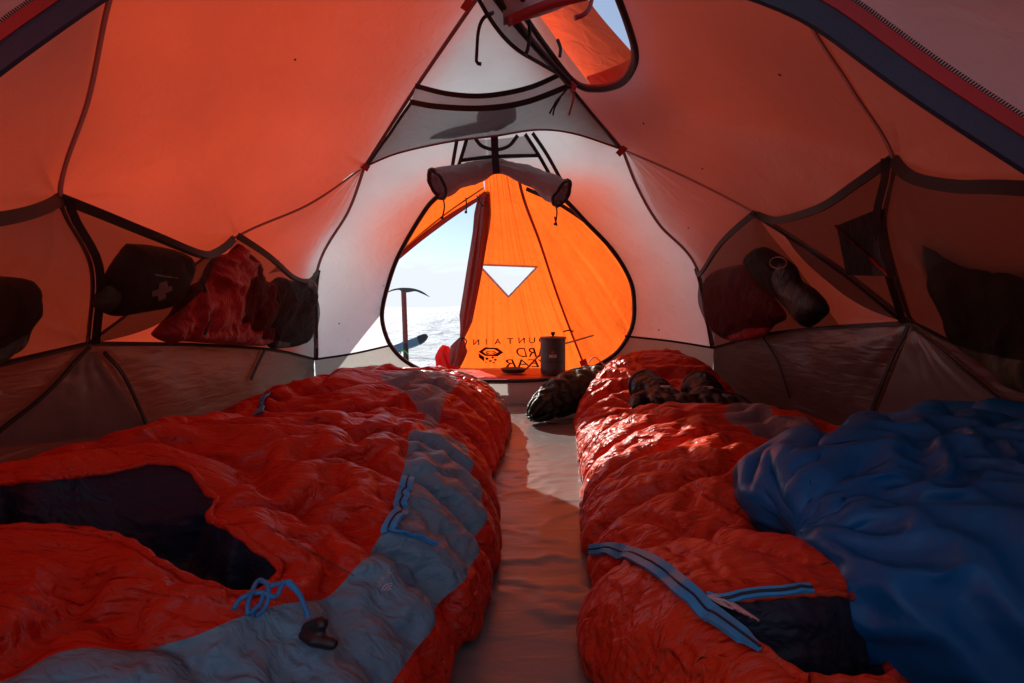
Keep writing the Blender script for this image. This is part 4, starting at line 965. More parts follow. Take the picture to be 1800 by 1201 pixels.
def poly_print(pts_list):
    gs = []
    for pts in pts_list:
        pts = np.array(pts, float); gs.append(pts)
    V = np.vstack(gs); F, k = [], 0
    for p in gs: F.append(tuple(range(k, k + len(p)))); k += len(p)
    return V, F
def ring_px(cx, cy, rx, ry, k0, t0=0, t1=2 * np.pi, n=24):
    t = np.linspace(t0, t1, n); a = np.stack((cx + rx * np.cos(t), cy + ry * np.sin(t)), 1); b = np.stack((cx + rx * k0 * np.cos(t), cy + ry * k0 * np.sin(t)), 1)
    return np.stack((a, b), 1).reshape(-1, 2), grid_faces(n, 2).tolist()
hexo = np.array([(841, 618), (852, 610), (874, 611), (885, 619), (874, 626), (852, 625)]); hexi = np.array([(862.5 + 14 * math.cos(t), 618 + 5.2 * math.sin(t)) for t in np.linspace(math.pi, 3 * math.pi, 6, endpoint=False)])
gl_ = [(np.vstack((hexo, hexi)), [(k, (k + 1) % 6, 6 + (k + 1) % 6, 6 + k) for k in range(6)]), poly_print([[(841, 620), (851, 627), (851, 635), (842, 628)]]), ring_px(863, 620, 10, 3.6, 0.7, math.pi, 2 * math.pi), ring_px(863, 622, 8, 2.6, 0.6, math.pi, 2 * math.pi)]
gl_ += [poly_print([[(cx - rx, cy), (cx - rx * .4, cy - ry), (cx + rx * .5, cy - ry), (cx + rx, cy), (cx + rx * .4, cy + ry), (cx - rx * .5, cy + ry)]]) for cx, cy, rx, ry in ((856, 630, 3.4, 2), (866, 628, 3, 1.6), (862, 634, 3, 1.6), (871, 632, 2.6, 1.6), (854, 636, 2, 1), (868, 637, 3, 1))]
emb = print_px("emblem", *[np.vstack([g[0] for g in gl_]), [tuple(int(j) + sum(len(h[0]) for h in gl_[:i]) for j in f) for i, g in enumerate(gl_) for f in g[1]]]); emb["kind"] = "stuff"
tube("fly_toggle", crv([px(990, 583, 2.9), px(1000, 581, 2.9), px(1008, 583, 2.9)], 10), 0.005, M_TAPE, fly, 6)
tube("fly_pull", crv([px(975, 381, 2.2), px(977, 390, 2.2), px(979, 397, 2.2)], 10), 0.004, M_TAPE, fly, 6)
for x, y in ((800, 642), (1026, 645)): mesh("fly_anchor", *ribbon_geo(crv([px(x - 2, y - 12, 3.05), px(x + 4, y + 6, 3.08)], 4), 0.045, (0, -1, 0.2), 0.002), M_REDT, fly, False)
# trim strap down the sunny edge of the far panel and door-edge webbing at the top of the opening
def px_strap(name, pts, w, Yd, mat, parent, th=0.0016, n=24, nrm=(0, -1, 0)):
    c = crv(np.array([px(x, y, (Yd if np.isscalar(Yd) else Yd[i])) for i, (x, y) in enumerate(pts)]), n); return ribbon(name, c, w, nrm, mat, parent, th)
px_strap("vestibule_webbing", [(925, 332), (985, 360), (1045, 404), (1095, 466)], 0.016, [1.97, 2.03, 2.09, 2.14], M_TAPE, fly)
# ------------------------------------------------------------------ inner tent fittings
# nets along the walls
def pull(c, d): return np.asarray(c) + np.array((1.0 if np.mean(np.asarray(c)[:, 0]) < 0 else -1.0, 0, 0)) * np.asarray(d).reshape(-1, 1)
def sub(c, i0, i1): return c[i0:i1 + 1]
def nearest(c, p): return int(np.argmin(((np.asarray(c) - p) ** 2).sum(1)))
def net(edge, left, right, bottom, bulge, name="pocket_net", n=50, m=40):
    """edge: top edge; left/right: sides from top to bottom; bottom edge; bulged into the room"""
    g = coons(edge, bottom, left, right, n, m); u = np.linspace(0, 1, n)[:, None]; v = np.linspace(0, 1, m)[None]
    s = 1.0 if g[..., 0].mean() < 0 else -1.0
    g[..., 0] += s * (0.006 + bulge * (1 - np.abs(2 * u - 1) ** 2.2) * (0.35 + 0.65 * np.sin(np.pi * 0.5 * np.minimum(v / 0.5, 1))) * (1 - v ** 9))
    g += (0.007 * fbm(g * 9, 3) * np.sin(np.pi * v))[..., None] * np.array((1, 0, 0.3))
    o = mesh(name, g, grid_faces(n, m), M_NET, tent)
    e = g[:, 0]; ribbon("net_edge", e, 0.020 if name == "pocket_net" else 0.012, (s, -0.5, 0.0), M_TAPE, tent, 0.002)
    return g
pl = [px(100, 345, 0.895), px(415, 415, 1.395), px(557, 475, 2.04)]; pr = [px(1575, 280, 0.945), px(1330, 375, 1.445), px(1225, 470, 2.04)]
iD, iC = nearest(D_l, pl[0]), nearest(C_l, pl[1]); iDr, iCr = nearest(D_r, pr[0]), nearest(C_r, pr[1])
T2 = crv([pl[0], px(160, 374, 0.96), px(235, 408, 1.03), px(325, 443, 1.17), px(365, 438, 1.27), pl[1]])
n2 = net(T2, sub(D_l, 0, iD)[::-1], sub(C_l, iC, len(C_l) - 1), np.repeat(HL[None], 4, 0), 0.115)
T3 = crv([pl[1], px(450, 448, 1.52), px(492, 488, 1.72), px(528, 494, 1.9), pl[2]]); iA = nearest(A_lo, pl[2]); i3 = nearest(seam_l, px(300, 606, 1.32))
n3 = net(T3, crv([pl[1], px(352, 515, 1.33), seam_l[i3]]), A_lo[iA:], seam_l[i3:], 0.12)
T1 = crv([px(-330, 420, 0.50), px(-110, 392, 0.63), px(0, 373, 0.74), pl[0]])
n1 = net(T1, crv([px(-330, 420, 0.50), seam_lr[12]]), sub(D_l, 0, iD)[::-1], seam_lr[12:], 0.10)
T2r = crv([pr[0], px(1525, 325, 1.02), px(1470, 366, 1.12), px(1400, 386, 1.28), px(1365, 385, 1.38), pr[1]])
n2r = net(T2r, sub(D_r, 0, iDr)[::-1], sub(C_r, iCr, len(C_r) - 1), np.repeat(HR[None], 4, 0), 0.10)
T3r = crv([pr[1], px(1290, 425, 1.62), px(1258, 470, 1.82), px(1238, 480, 1.96), pr[2]]); iB = nearest(B_lo, pr[2]); i3r = nearest(seam_r, px(1480, 574, 1.3))
n3r = net(T3r, crv([pr[1], px(1420, 490, 1.34), seam_r[i3r]]), B_lo[iB:], seam_r[i3r:], 0.115)
T1r = crv([pr[0], px(1635, 312, 0.85), px(1720, 328, 0.75), px(1810, 330, 0.67), px(2050, 345, 0.53)])
n1r = net(T1r, sub(D_r, 0, iDr)[::-1], crv([px(2050, 345, 0.53), seam_rr[14]]), seam_rr[14:][::-1], 0.10)
ribbon("net_divider", pull(sub(D_l, 0, iD), 0.022), 0.014, (1, -0.6, 0), M_TAPE, tent); ribbon("net_divider", pull(sub(D_r, 0, iDr), 0.022), 0.013, (-1, -0.6, 0), M_TAPE, tent)
ribbon("net_divider", pull(A_lo[iA:], 0.012), 0.008, (1, -0.8, 0), M_TAPE, tent); ribbon("net_divider", pull(B_lo[iB:], 0.012), 0.008, (-1, -0.8, 0), M_TAPE, tent)
ribbon("net_divider", pull(sub(C_r, iCr, len(C_r) - 1), 0.020), 0.007, (-1, -0.8, 0), M_TAPE, tent)
# tub: corner gussets and their tapes
bvtl = BVHTree.FromPolygons(tub_lg.reshape(-1, 3).tolist(), grid_faces(*tub_lg.shape[:2]).tolist()); bvtr = BVHTree.FromPolygons(tub_rg.reshape(-1, 3).tolist(), grid_faces(*tub_rg.shape[:2]).tolist())
M_GUS = sheer("gusset_grey", (0.20, 0.20, 0.19), (0.3, 0.28, 0.26), 0.45, (30, 0.3, 0.006), gloss=0.06)
def gusset(bv, tip, a, b, fb):
    n = 24; V, F = [], []
    for i in range(n + 1):
        for j in range(n + 1):
            t, s = i / n, j / n; q = np.array(tip) * (1 - t) + (np.array(a) * (1 - s) + np.array(b) * s) * t; V.append(cast(bv, q[0], q[1], 0.004, fb)[0])
    mesh("tub_gusset", V, grid_faces(n + 1, n + 1)[n:], M_GUS, tent)
gusset(bvtl, (158, 612), (-40, 790), (262, 760), 1.0); gusset(bvtr, (1606, 575), (1530, 760), (1840, 770), 1.0)
for bv, pts, w in ((bvtl, [(152, 608), (75, 690), (-30, 775)], .008), (bvtl, [(178, 618), (215, 665), (252, 745)], .008), (bvtl, [(462, 616), (448, 645), (438, 668)], .010),
                   (bvtr, [(1603, 572), (1570, 640), (1545, 700), (1530, 745)], .009), (bvtr, [(1612, 576), (1690, 640), (1790, 720)], .005), (bvtr, [(1345, 592), (1372, 640), (1392, 700)], .006)):
    c, nn = lay(bv, pts, 24, 0.007, 1.0); ribbon("tub_tape", c, w, nn, M_TAPE, tent)
# overhead shelf of netting and its edge tapes
S_lo = crv([FL + (0.01, -0.01, -0.005), px(700, 270, 1.73), px(790, 250, 1.70), px(870, 240, 1.68), px(945, 229, 1.69), px(1010, 236, 1.72), FR + (-0.01, -0.01, -0.005)])
S_up = crv([px(722, 181, 1.50), px(770, 189, 1.46), px(850, 192, 1.42), px(925, 181, 1.44), px(1002, 152, 1.50)])
S_up2 = crv([px(731, 153, 1.47), px(790, 167, 1.44), px(855, 170, 1.42), px(930, 156, 1.44), px(990, 130, 1.48)])
gs = coons(S_up, S_lo, crv([S_up[0], FL + (0.012, -0.01, -0.004)]), crv([S_up[-1], FR + (-0.012, -0.01, -0.004)]), 90, 50)
uu = np.linspace(0, 1, 90)[:, None]; vv = np.linspace(0, 1, 50)[None]
gs[..., 2] -= 0.012 * np.sin(np.pi * uu) * np.sin(np.pi * vv); ang = fbm(np.stack(((uu * 14 + 6 * vv * (uu - .5)), vv * 2.2 + 0 * uu), -1), 3); gs[..., 2] += 0.006 * ang * np.sin(np.pi * vv)
mesh("gear_shelf", gs, grid_faces(90, 50), M_NETG, tent)
mesh("shelf_border", coons(S_up2, S_up, crv([S_up2[0], S_up[0]]), crv([S_up2[-1], S_up[-1]]), 40, 8), grid_faces(40, 8), M_CAN, tent)
ribbon("shelf_tape", S_up + (0, -0.006, 0), 0.016, (0, -0.8, -0.5), M_TAPE, tent); ribbon("shelf_tape", S_up2 + (0, -0.006, 0), 0.014, (0, -0.8, -0.5), M_TAPE, tent)
tube("shelf_hem", S_lo + (0, -0.004, 0), 0.0040, M_REDT, tent); 
ribbon("shelf_tape", gs[0] + (0.004, -0.006, 0), 0.009, (0.5, -0.7, -0.5), M_TAPE, tent); ribbon("shelf_tape", gs[-1] + (-0.004, -0.006, 0), 0.009, (-0.5, -0.7, -0.5), M_TAPE, tent)
for (x0, y0, x1, y1, d) in ((632, 288, 648, 297, 1.72), (1100, 258, 1086, 272, 1.74), (828, 0, 816, 18, 1.17)): px_strap("red_tag", [(x0, y0), (x1, y1)], 0.022, d, M_REDT, tent, 0.002, 4)
px_strap("care_tag", [(556, 595), (557, 612)], 0.014, 2.05, M_SEAM, tent, 0.001, 4)
# front wall: little window over the door with its tapes, rolled-up door
M_NETL = sheer("window_net", (0.30, 0.28, 0.30), (0.4, 0.38, 0.4), 0.5, (40, 0.4, 0.006), clear=0.25)
wq_ = np.array([(820, 246), (870, 246), (924, 240), (948, 276), (870, 282), (811, 284)], float)
mesh("window_net", [on_wall(x, y, 0.004) for x, y in wq_], [tuple(range(6))], M_NETL, tent, False)
for pts, w in (([(804, 247), (799, 275), (794, 305)], .013), ([(821, 246), (814, 270), (806, 295)], .013), ([(923, 238), (945, 272), (968, 312)], .013), ([(936, 236), (962, 275), (988, 322)], .013),
               ([(808, 284), (870, 277), (948, 275)], .014), ([(836, 246), (848, 259), (872, 265), (895, 258), (910, 240)], .013)):
    c = np.array([on_wall(x, y, 0.010) for x, y in crv(np.array(pts, float), 20)]); ribbon("window_tape", c, w, (0, -1, 0.1), M_TAPE, tent)
M_LAV = sheer("door_cloth", (0.40, 0.36, 0.40), (0.4, 0.35, 0.4), 0.25, (20, 0.5, 0.012), (2, 0.6, 1), gloss=0.05)
rc = crv([px(768, 326, 1.72), px(800, 312, 1.76), px(840, 300, 1.80), px(872, 291, 1.80), px(905, 300, 1.80), px(950, 318, 1.78), px(988, 342, 1.74)], 91)
tt = np.linspace(0, 1, 91); rad = np.interp(tt, [0, .1, .3, .47, .53, .75, .92, 1], [.050, .047, .040, .026, .026, .036, .042, .046])
t_, N_f, B_f = frames(rc); aa = np.linspace(0, 2 * np.pi, 72, endpoint=False)
Rr_ = rad[:, None] * (1 + 0.06 * np.sin(aa[None] * 3 + tt[:, None] * 5) + 0.22 * fbm(np.stack((np.cos(aa)[None] * 2 + 0 * tt[:, None], np.sin(aa)[None] * 2 + 0 * tt[:, None], tt[:, None] * 12 + 0 * aa[None]), -1), 3) + 0.05 * np.sin(aa[None] * 7 + tt[:, None] * 25) * np.exp(-((tt[:, None] - 0.5) / 0.12) ** 2))
Rr_ = Rr_ * (1 + 0.13 * (((aa[None] - 2.2 - 0.9 * np.sin(tt[:, None] * 6)) % (2 * np.pi)) / (2 * np.pi) - 0.5)) * (1 + 0.10 * fbm(np.stack((tt * 9, tt * 0), -1), 2)[:, None])   # outer turn ends in a loose edge
RV = rc[:, None] + Rr_[..., None] * (N_f[:, None] * np.cos(aa)[None, :, None] + B_f[:, None] * np.sin(aa)[None, :, None])
dr = mesh("rolled_door", RV, grid_faces(91, 72, True), M_LAV, tent)
for k, s in ((0, 0), (-1, -1)):
    tube("door_hem", np.vstack((RV[k], RV[k][:1])), 0.0055, M_TAPE, dr, 8)
    e = rc[k] - (t_[0] * -0.002 if k == 0 else 0); sp = np.linspace(0.4, 5 * np.pi, 80)     # wound cloth seen in the end of the roll
    di = t_[k] * (0.012 if k == 0 else -0.012)
    c = rc[k] + di + ((rad[k] * (0.12 + 0.8 * sp / (5 * np.pi)))[:, None]) * (N_f[k] * np.cos(sp)[:, None] + B_f[k] * np.sin(sp)[:, None])
    V = np.stack((c - di, c + di * 1.5), 1); mesh("wound_cloth", V, grid_faces(80, 2), M_LAV, dr)
    tube("door_zip_tape", np.vstack((RV[k][20:60] + di * 0.6,)), 0.006, M_REDT, dr, 8)
px_strap("door_strap", [(869, 240), (870, 265), (871, 285), (873, 306)], 0.026, [1.70, 1.735, 1.745, 1.762], M_NAVYT, tent, 0.002)
for pts, d in (([(780, 352), (781, 366), (777, 385)], 1.78), ([(819, 348), (820, 362), (819, 375)], 2.0), ([(977, 358), (979, 375), (976, 396)], 1.78), ([(838, 344), (842, 352), (848, 364)], 2.0)):
    tube("door_pull", crv(np.array([px(x, y, d) for x, y in pts]), 12), 0.003, M_TAPE, tent, 6); tube("door_pull_knot", np.array([px(pts[-1][0], pts[-1][1] - 4, d), px(*pts[-1], d)]), 0.006, M_TAPE, tent, 6)
# roof vent: piping, folded mesh flap, ties
vr = vent_rim - np.array((0, 0.004, 0.004)); tube("vent_piping", np.vstack((vr, vr[:1])), 0.0075, M_TAPE, tent); tube("vent_zip_tape", np.vstack((vr, vr[:1])) + np.array((-0.006, 0.004, 0.012)), 0.006, M_REDT, tent)
M_NETB = sheer("vent_net", (0.05, 0.045, 0.05), (0.08, 0.07, 0.07), 0.3, (40, 0.6, 0.01), clear=0.3)
va_ = crv([px(845, -40, 1.10), px(905, 30, 1.19), px(960, 92, 1.31), px(1006, 146, 1.44)], 50); vb_ = crv([px(820, -40, 1.02), px(866, 40, 1.13), px(905, 84, 1.22), px(950, 112, 1.31), px(1000, 140, 1.42)], 50)
vg = np.stack([va_ * (1 - t) + vb_ * t + np.array((0, -0.012, -0.018)) * math.sin(math.pi * t) for t in np.linspace(0, 1, 16)], 1); vg += (0.010 * fbm(vg * 16, 3))[..., None]
mesh("vent_flap", vg, grid_faces(50, 16), M_NETB, tent); tube("vent_flap_hem", vb_, 0.005, M_TAPE, tent); tube("vent_flap_hem", crv([px(845, -40, 1.09), px(902, 36, 1.18), px(955, 97, 1.30), px(1004, 150, 1.43)], 40), 0.009, M_TAPE, tent)
fl2 = coons(crv([px(885, 45, 1.16), px(960, 25, 1.18), px(1050, -12, 1.20)]), crv([px(890, -30, 1.13), px(1050, -60, 1.18)]), crv([px(885, 45, 1.16), px(890, -30, 1.13)]), crv([px(1050, -12, 1.2), px(1050, -60, 1.18)]), 20, 10)
mesh("vent_flap", fl2 + (0.008 * fbm(fl2 * 14, 3))[..., None], grid_faces(20, 10), M_LAV, tent); tube("vent_zip_tape", crv([px(893, 38, 1.14), px(960, 10, 1.16), px(1030, -8, 1.17)], 20), 0.012, M_REDT, tent)
for pts, d, m, r in (([(868, 22), (850, 32), (841, 55), (838, 95), (838, 110), (846, 113)], 1.12, M_TAPE, .0042), ([(930, 38), (931, 62), (928, 85), (924, 97)], 1.2, M_TAPE, .005), ([(1002, 148), (990, 165), (978, 178), (966, 200)], 1.43, M_TAPE, .003), ([(985, 172), (975, 190), (972, 203)], 1.43, M_TAPE, .003),
                     ([(1008, 145), (1009, 165), (1006, 182), (1000, 203)], 1.43, M_REDT, .0035), ([(1040, 0), (1036, 15), (1026, 26), (1010, 32)], 1.2, M_REDT, .006), ([(428, -10), (434, 4), (446, 9)], 1.0, M_REDT, .006), ([(980, 70), (985, 85), (984, 100)], 1.35, M_TAPE, .005)):
    tube("tie_cord", crv(np.array([px(x, y, d) for x, y in pts]), 20), r, m, tent, 6)
tube("tie_cord", np.array([px(1003, 146, 1.42), px(1010, 152, 1.42), px(1006, 160, 1.42)]), 0.008, M_REDT, tent, 8)

# ------------------------------------------------------------------ things in the pockets and on the shelf
M_KHA = nylon("pouch_green", (0.05, 0.056, 0.032), 0.6, 0.5); M_DRED = nylon("jacket_dark_red", (0.30, 0.018, 0.022), 0.5, 0.8); M_DGRY = nylon("jacket_charcoal", (0.045, 0.040, 0.048), 0.5, 0.7)
def side(xp, yp, X):
    """photo pixel on a side wall that starts at x = X and leans in with height"""
    xe = X
    for _ in range(8): p = px(xp, yp, xe * FPX / (xp - 900.0)); xe = X * (1 - 0.24 * max(p[2] - 0.36, 0.0))
    return p
def lumps(X, ls, rx): return [ellipsoid(side(x, y, X), (rx, r * 1.05, r)) for x, y, r in ls]
def pillow(name, poly, X, thick, mat, parent, soft=34.0, cre=0.006, fq=16.0, seed=0.0, step=4.0):
    """soft flattened thing lying against the side wall: outline as seen on the plane x = X, with real thickness"""
    poly = crv(np.vstack((poly, poly[:1])).astype(float), 220)[:-1]; lo, hi = poly.min(0) - step, poly.max(0) + step
    n, m = int((hi[0] - lo[0]) / step) + 2, int((hi[1] - lo[1]) / step) + 2
    g = np.stack(np.meshgrid(lo[0] + np.arange(n) * step, lo[1] + np.arange(m) * step, indexing="ij"), -1); Q = g.reshape(-1, 2)
    F = grid_faces(n, m); ins = inside(poly, Q); F = F[ins[F].sum(1) >= 2]
    E = np.sort(np.vstack([F[:, [a, (a + 1) % 4]] for a in range(4)]), 1); e, c = np.unique(E, axis=0, return_counts=True); bd = np.unique(e[c == 1])
    d, near = dist_poly(poly, Q); Q[bd] = near[bd]; d[bd] = 0
    t = np.clip(d / soft, 0, 1); t = np.sqrt(np.maximum(1 - (1 - t) ** 2, 0)) * thick
    B = np.stack([side(x, y, X) for x, y in Q]); s_ = -np.sign(X)
    w = B * fq + 1.2 * fbm(B * fq * 0.5 + seed, 2)[:, None]; cz = cre * (1 - 3.0 * np.abs(fbm(w + seed, 3))) * np.clip(t / thick * 1.5, 0, 1)
    Fr = B.copy(); Fr[:, 0] += s_ * (t + cz); Bk = B.copy(); Bk[:, 0] -= s_ * t * 0.6
    used = np.unique(F); isb = np.zeros(len(Q), bool); isb[bd] = True
    idx2 = np.where(isb, np.arange(len(Q)), np.arange(len(Q)) + len(Q))
    V = np.vstack((Fr, Bk)); FF = np.vstack((F, idx2[F][:, ::-1])); return mesh(name, *compact(V, FF), mat, parent)
aid = thing("first_aid_pouch", "dark green first aid pouch with pale cross in mesh pocket", "pouch")
pillow("body", [(222, 428), (270, 432), (322, 446), (336, 470), (330, 495), (316, 525), (300, 540), (250, 550), (205, 556), (178, 548), (165, 535), (178, 500), (196, 465)], -0.855, 0.034, M_KHA, aid, 40, 0.004, 14, 2)
def flat_on_side(name, polys, X, mat, parent):
    V, F = poly_print(polys); mesh(name, [side(x, y, X) for x, y in V], F, mat, parent, False)
flat_on_side("cross", [[(280, 498), (293, 494), (296, 504), (303, 503), (303, 511), (291, 516), (292, 524), (279, 530), (277, 520), (268, 522), (267, 513), (279, 508)]], -0.815, M_PALE, aid)
tube("zip", crv(np.array([side(x, y, -0.818) for x, y in ((272, 483), (290, 486), (312, 489))]), 12), 0.0022, M_PALE, aid, 6)
jk = thing("jacket", "dark red crumpled jacket stuffed in mesh pocket near the white front wall", "jacket")
pillow("body", [(418, 428), (438, 445), (452, 470), (460, 492), (478, 500), (482, 540), (478, 585), (470, 606), (440, 608), (400, 606), (345, 602), (318, 600), (300, 604), (268, 590), (282, 568), (300, 550), (312, 528), (330, 505), (352, 492), (362, 470), (378, 450), (398, 446)], -0.852, 0.036, M_DRED, jk, 44, 0.016, 13, 5, 3.5)
tube("sleeve_cord", crv(np.array([side(x, y, -0.815) for x, y in ((352, 492), (362, 512), (368, 560), (360, 590))]), 20), 0.004, M_DGRY, jk, 6)
sw = thing("sweater", "charcoal clothing bundle pressed against the black edge of the pocket", "clothing")
pillow("body", [(470, 500), (490, 487), (515, 494), (540, 490), (554, 500), (552, 540), (548, 580), (535, 604), (500, 612), (470, 608), (462, 560)], -0.845, 0.034, M_DGRY, sw, 40, 0.014, 13, 8, 3.5)
ti = thing("tissue", "crumpled pale tissue sticking out above the mesh pocket edge", "tissue")
gt = coons(crv([px(470, 482, 1.66), px(492, 478, 1.70), px(510, 484, 1.78)]), crv([px(482, 463, 1.65), px(488, 455, 1.66), px(500, 468, 1.70)]), crv([px(470, 482, 1.66), px(478, 472, 1.64), px(482, 463, 1.65)]), crv([px(510, 484, 1.78), px(503, 474, 1.72), px(500, 468, 1.70)]), 24, 24)
mesh("sheet", gt + (0.014 * fbm(gt * 22, 3))[..., None] * np.array((1, 1, 0.4)), grid_faces(24, 24), sheer("tissue_white", (0.6, 0.5, 0.5), (0.6, 0.5, 0.5), 0.4), ti)
b3 = thing("stuff_bag", "dark rounded stuff bag in the mesh pocket next to the first aid pouch", "bag")
pillow("body", [(-40, 485), (20, 487), (48, 496), (60, 525), (54, 555), (36, 585), (22, 615), (5, 628), (-40, 640)], -0.80, 0.04, M_KHA, b3, 45, 0.005, 14, 4)
mt = thing("mitten", "black bulky mitten with round emblem in mesh pocket opposite the first aid pouch", "mitten")
pillow("body", [(1316, 448), (1330, 437), (1348, 435), (1375, 450), (1398, 468), (1408, 492), (1432, 508), (1450, 528), (1456, 548), (1444, 562), (1424, 576), (1408, 570), (1388, 545), (1362, 520), (1330, 490), (1312, 465)], 0.835, 0.036, M_GLV, mt, 34, 0.003, 22, 3, 3.5)
tube("emblem", np.array([side(1368 + 15 * math.cos(t), 462 + 10 * math.sin(t), 0.794) for t in np.linspace(0, 2 * np.pi, 30)]), 0.0014, M_SEAM, mt, 6)
rb = thing("stuff_bag", "dark red stuff bag behind the black mitten in mesh pocket", "bag")
pillow("body", [(1238, 495), (1258, 476), (1300, 466), (1318, 470), (1345, 505), (1375, 540), (1382, 560), (1362, 572), (1345, 590), (1300, 600), (1262, 590), (1242, 560), (1236, 525)], 0.85, 0.028, M_DRED, rb, 44, 0.010, 12, 6, 3.5)
bk = thing("map_folder", "flat dark folder tucked behind the upper mesh opposite the jacket", "folder")
fa = np.array([side(x, y, 0.80) for x, y in ((1470, 397), (1542, 368), (1566, 486), (1488, 484))])
nf = np.array((-0.012, 0, 0)); V = np.vstack((fa, fa - nf)); mesh("body", V, [(0, 1, 2, 3), (7, 6, 5, 4), (0, 4, 5, 1), (1, 5, 6, 2), (2, 6, 7, 3), (3, 7, 4, 0)], M_DGRY, bk, False)
fe = fa + nf * 0.15; tube("flap_edge", np.array([fe[0], fe[0] * .4 + fe[2] * .6, fe[2]]), 0.003, M_DRED, bk, 6)
gb = thing("stuff_bag", "bulging dark green bag in the mesh pocket beside the blue sack", "bag")
pillow("body", [(1640, 420), (1690, 428), (1740, 452), (1790, 462), (1900, 470), (1900, 690), (1800, 690), (1740, 650), (1690, 610), (1660, 550), (1640, 480)], 0.82, 0.04, M_KHA, gb, 60, 0.008, 12, 7, 6)
cap = thing("glove_liner", "dark crumpled liner glove resting on the overhead mesh shelf", "glove")
merged("body", [ellipsoid(px(868, 212, 1.585) + (0, 0.03, 0.02), (0.055, 0.05, 0.032)), ellipsoid(px(893, 205, 1.57) + (0, .03, .02), (0.025, 0.04, 0.03))], M_DGRY, cap, 0.006, 5, 0.006, 22, 1)
kn = thing("knife_sheath", "long dark tapered sheath resting on the overhead mesh shelf", "sheath")
V, F = tube_geo(crv([px(756, 247, 1.70), px(800, 236, 1.70), px(840, 226, 1.69), px(868, 222, 1.67)], 30) + (0, 0.005, 0.010), np.interp(np.linspace(0, 1, 30), [0, .3, .9, 1], [.004, .018, .026, .01]), 12)
mesh("body", V, F, M_DGRY, kn); tube("strap_loop", crv([px(862, 224, 1.66), px(875, 218, 1.65), px(870, 212, 1.65)], 10) + (0, 0, 0.012), 0.003, M_TAPE, kn, 6)

# ------------------------------------------------------------------ zips, cords and prints of the sleeping bags
def zip_strip(parent, bv, pts, w, off=0.006, fb=0.5):
    c, nn = lay(bv, pts, 60, off, fb); z = ribbon("zip_tape", c, w, nn, M_ZIPB, parent, 0.002); tube("zip_coil", c + nn * 0.0024, 0.0013, M_NAVYT, z, 6); return c, nn
zip_strip(bag2, bv2, [(1042, 968), (1090, 972), (1150, 998), (1200, 1038), (1242, 1078), (1290, 1116), (1332, 1148)], np.interp(np.linspace(0, 1, 60), [0, .15, .6, .9, 1], [.014, .021, .019, .016, .004]))
zip_strip(bag2, bv2, [(1244, 1050), (1262, 1053), (1285, 1053), (1330, 1047), (1420, 1040)], 0.008)
zc = cast(bv2, 1246, 1052, 0.012, 0.5)[0]
for a in range(7):
    tube("zip_pull", crv([zc, zc + np.array((0.006 + 0.002 * a, -0.004 * (a % 3), -0.003 + 0.002 * (a % 2))), zc + np.array((0.012 + 0.0035 * a, -0.006 - 0.004 * a, -0.004))], 8), 0.0011, M_PALE, bag2, 5)
zip_strip(bag1, bv1, [(716, 846), (708, 880), (700, 908), (684, 936)], 0.018)
c, nn = lay(bv1, [(684, 934), (700, 936), (722, 944), (745, 955), (762, 962)], 30, 0.005); tube("zip_cord", c, 0.0022, M_CORDB, bag1, 6); tube("zip_cord", c + nn * 0.003 + (0.002, 0, 0), 0.0022, M_CORDB, bag1, 6)
c, nn = lay(bv1, [(470, 694), (463, 708), (457, 728)], 20, 0.005, 1.2); ribbon("strap", c, 0.022, nn, M_ZIPB, bag1)
def cord(pts, lift):
    c, nn = lay(bv1, pts, 50, 0.006, 0.42); c = c + np.array((0, 0, 1.0)) * (np.interp(np.linspace(0, 1, 50), np.linspace(0, 1, len(lift)), lift))[:, None]
    tube("draw_cord", c, 0.0021, M_CORDB, bag1, 8)
cord([(408, 1080), (425, 1066), (452, 1070), (480, 1070), (500, 1056), (520, 1072), (538, 1098)], [0, .006, .008, .010, .014, .012, .008])
cord([(430, 1090), (432, 1070), (452, 1056), (470, 1064), (455, 1085), (440, 1090)], [.002, .006, .012, .012, .004, .002])
cord([(430, 1090), (455, 1075), (478, 1062), (502, 1058), (525, 1080), (542, 1104)], [.002, .006, .012, .012, .012, .008])
lk, ln_ = cast(bv1, 545, 1112, 0.010, 0.42); ax = np.array((0.6, -0.45, 0.5)); ax /= np.linalg.norm(ax)
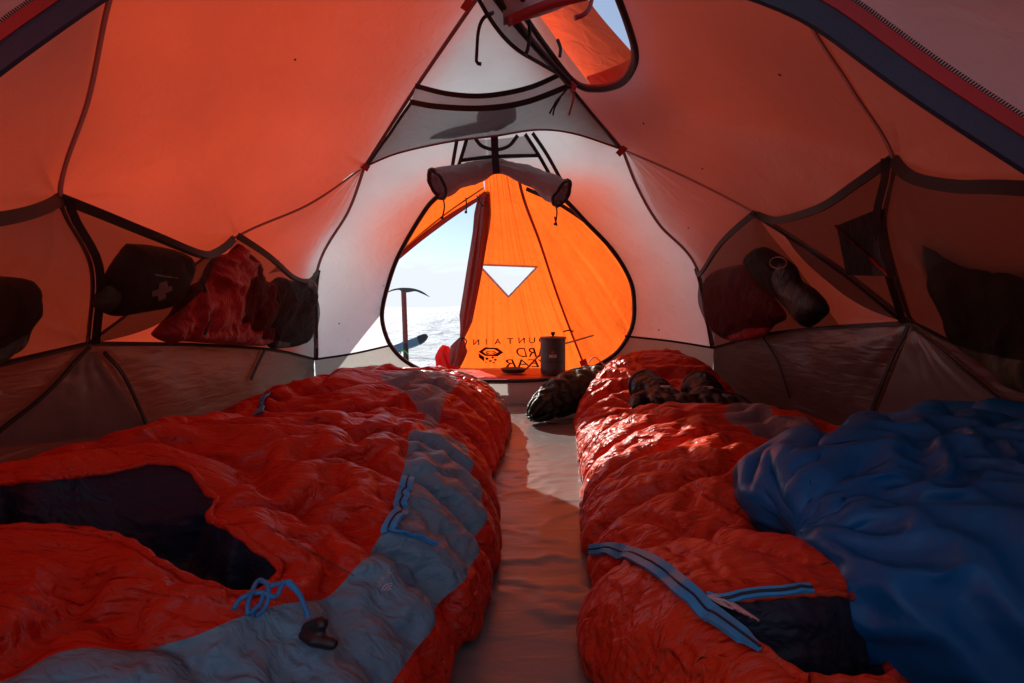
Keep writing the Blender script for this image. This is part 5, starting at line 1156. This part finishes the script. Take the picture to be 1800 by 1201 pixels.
lock = merged("cord_lock", [capsule(lk - ax * 0.012, lk + ax * 0.013, 0.0075, 0.0065), capsule(lk + (0.004, -0.010, -0.004), lk + (0.020, -0.012, -0.006), 0.006, 0.0055), capsule(lk + (-0.008, -0.006, -0.003), lk + (0.004, -0.012, -0.004), 0.004, 0.005)], M_BLK, bag1, 0.0018, 3)
# printed emblem on the band: three arcs and three short lines of lettering
def band_print(name, V2, F): mesh(name, [cast(bv1, x, y, 0.0022, 0.6)[0] for x, y in V2], F, M_PRT, bag1, False)
M_PRT = solid("faint_print", (0.42, 0.40, 0.44), 0.6)
for i, wd in enumerate(("THE", "NORTH", "FACE")):
    V, F = text_geo(wd, 9.5, 0, 0.1); r = math.radians(62); band_print("lettering", np.stack((682 - i * 8 + V[:, 0] * math.cos(r) + V[:, 1] * math.sin(r) * 0.9, 1012 + i * 6 - V[:, 0] * math.sin(r) + V[:, 1] * math.cos(r) * -0.9), 1), F)
for k in range(3):
    V, F = ring_px(686, 1040, 16 - 5 * k, 14 - 4.4 * k, 1 - 2.6 / (16 - 5 * k), math.pi * 1.0, math.pi * 1.55, 14); band_print("emblem", V, F)

M_STI = solid("thread", (0.22, 0.06, 0.05), 0.7)
def tuck_threads(bag, P, W, pitch, ymin):
    """one thread in each quilting tuck"""
    n, m = P.shape[:2]
    for k in range(int(ymin / pitch), 14):
        t = (k + 0.5) * pitch; j = np.arange(10, m - 10); i = np.argmin(np.abs(W[:, 10:m - 10] - t), 0)
        ok = (np.abs(W[i, j] - t) < 0.008) & (P[i, j, 1] > ymin) & (P[i, j, 1] < 1.95)
        if ok.sum() < 40: continue
        c = P[i, j][ok]
        for _ in range(2): c[1:-1] = (c[:-2] + 2 * c[1:-1] + c[2:]) / 4
        if np.linalg.norm(np.diff(c, axis=0), axis=1).max() > 0.06: continue
        tube("stitching", c + np.array((0, 0, 0.0008)), 0.0007, M_STI, bag, 4)
tuck_threads(bag1, P1r, Yw1, 0.155, 0.62); tuck_threads(bag2, P2r, Yw2, 0.15, 0.72)
c, nn = lay(bv1, [(470, 925), (530, 960), (622, 1012)], 60, 0.0006, 0.7); tube("stitching", c, 0.0006, M_STI, bag1, 4)
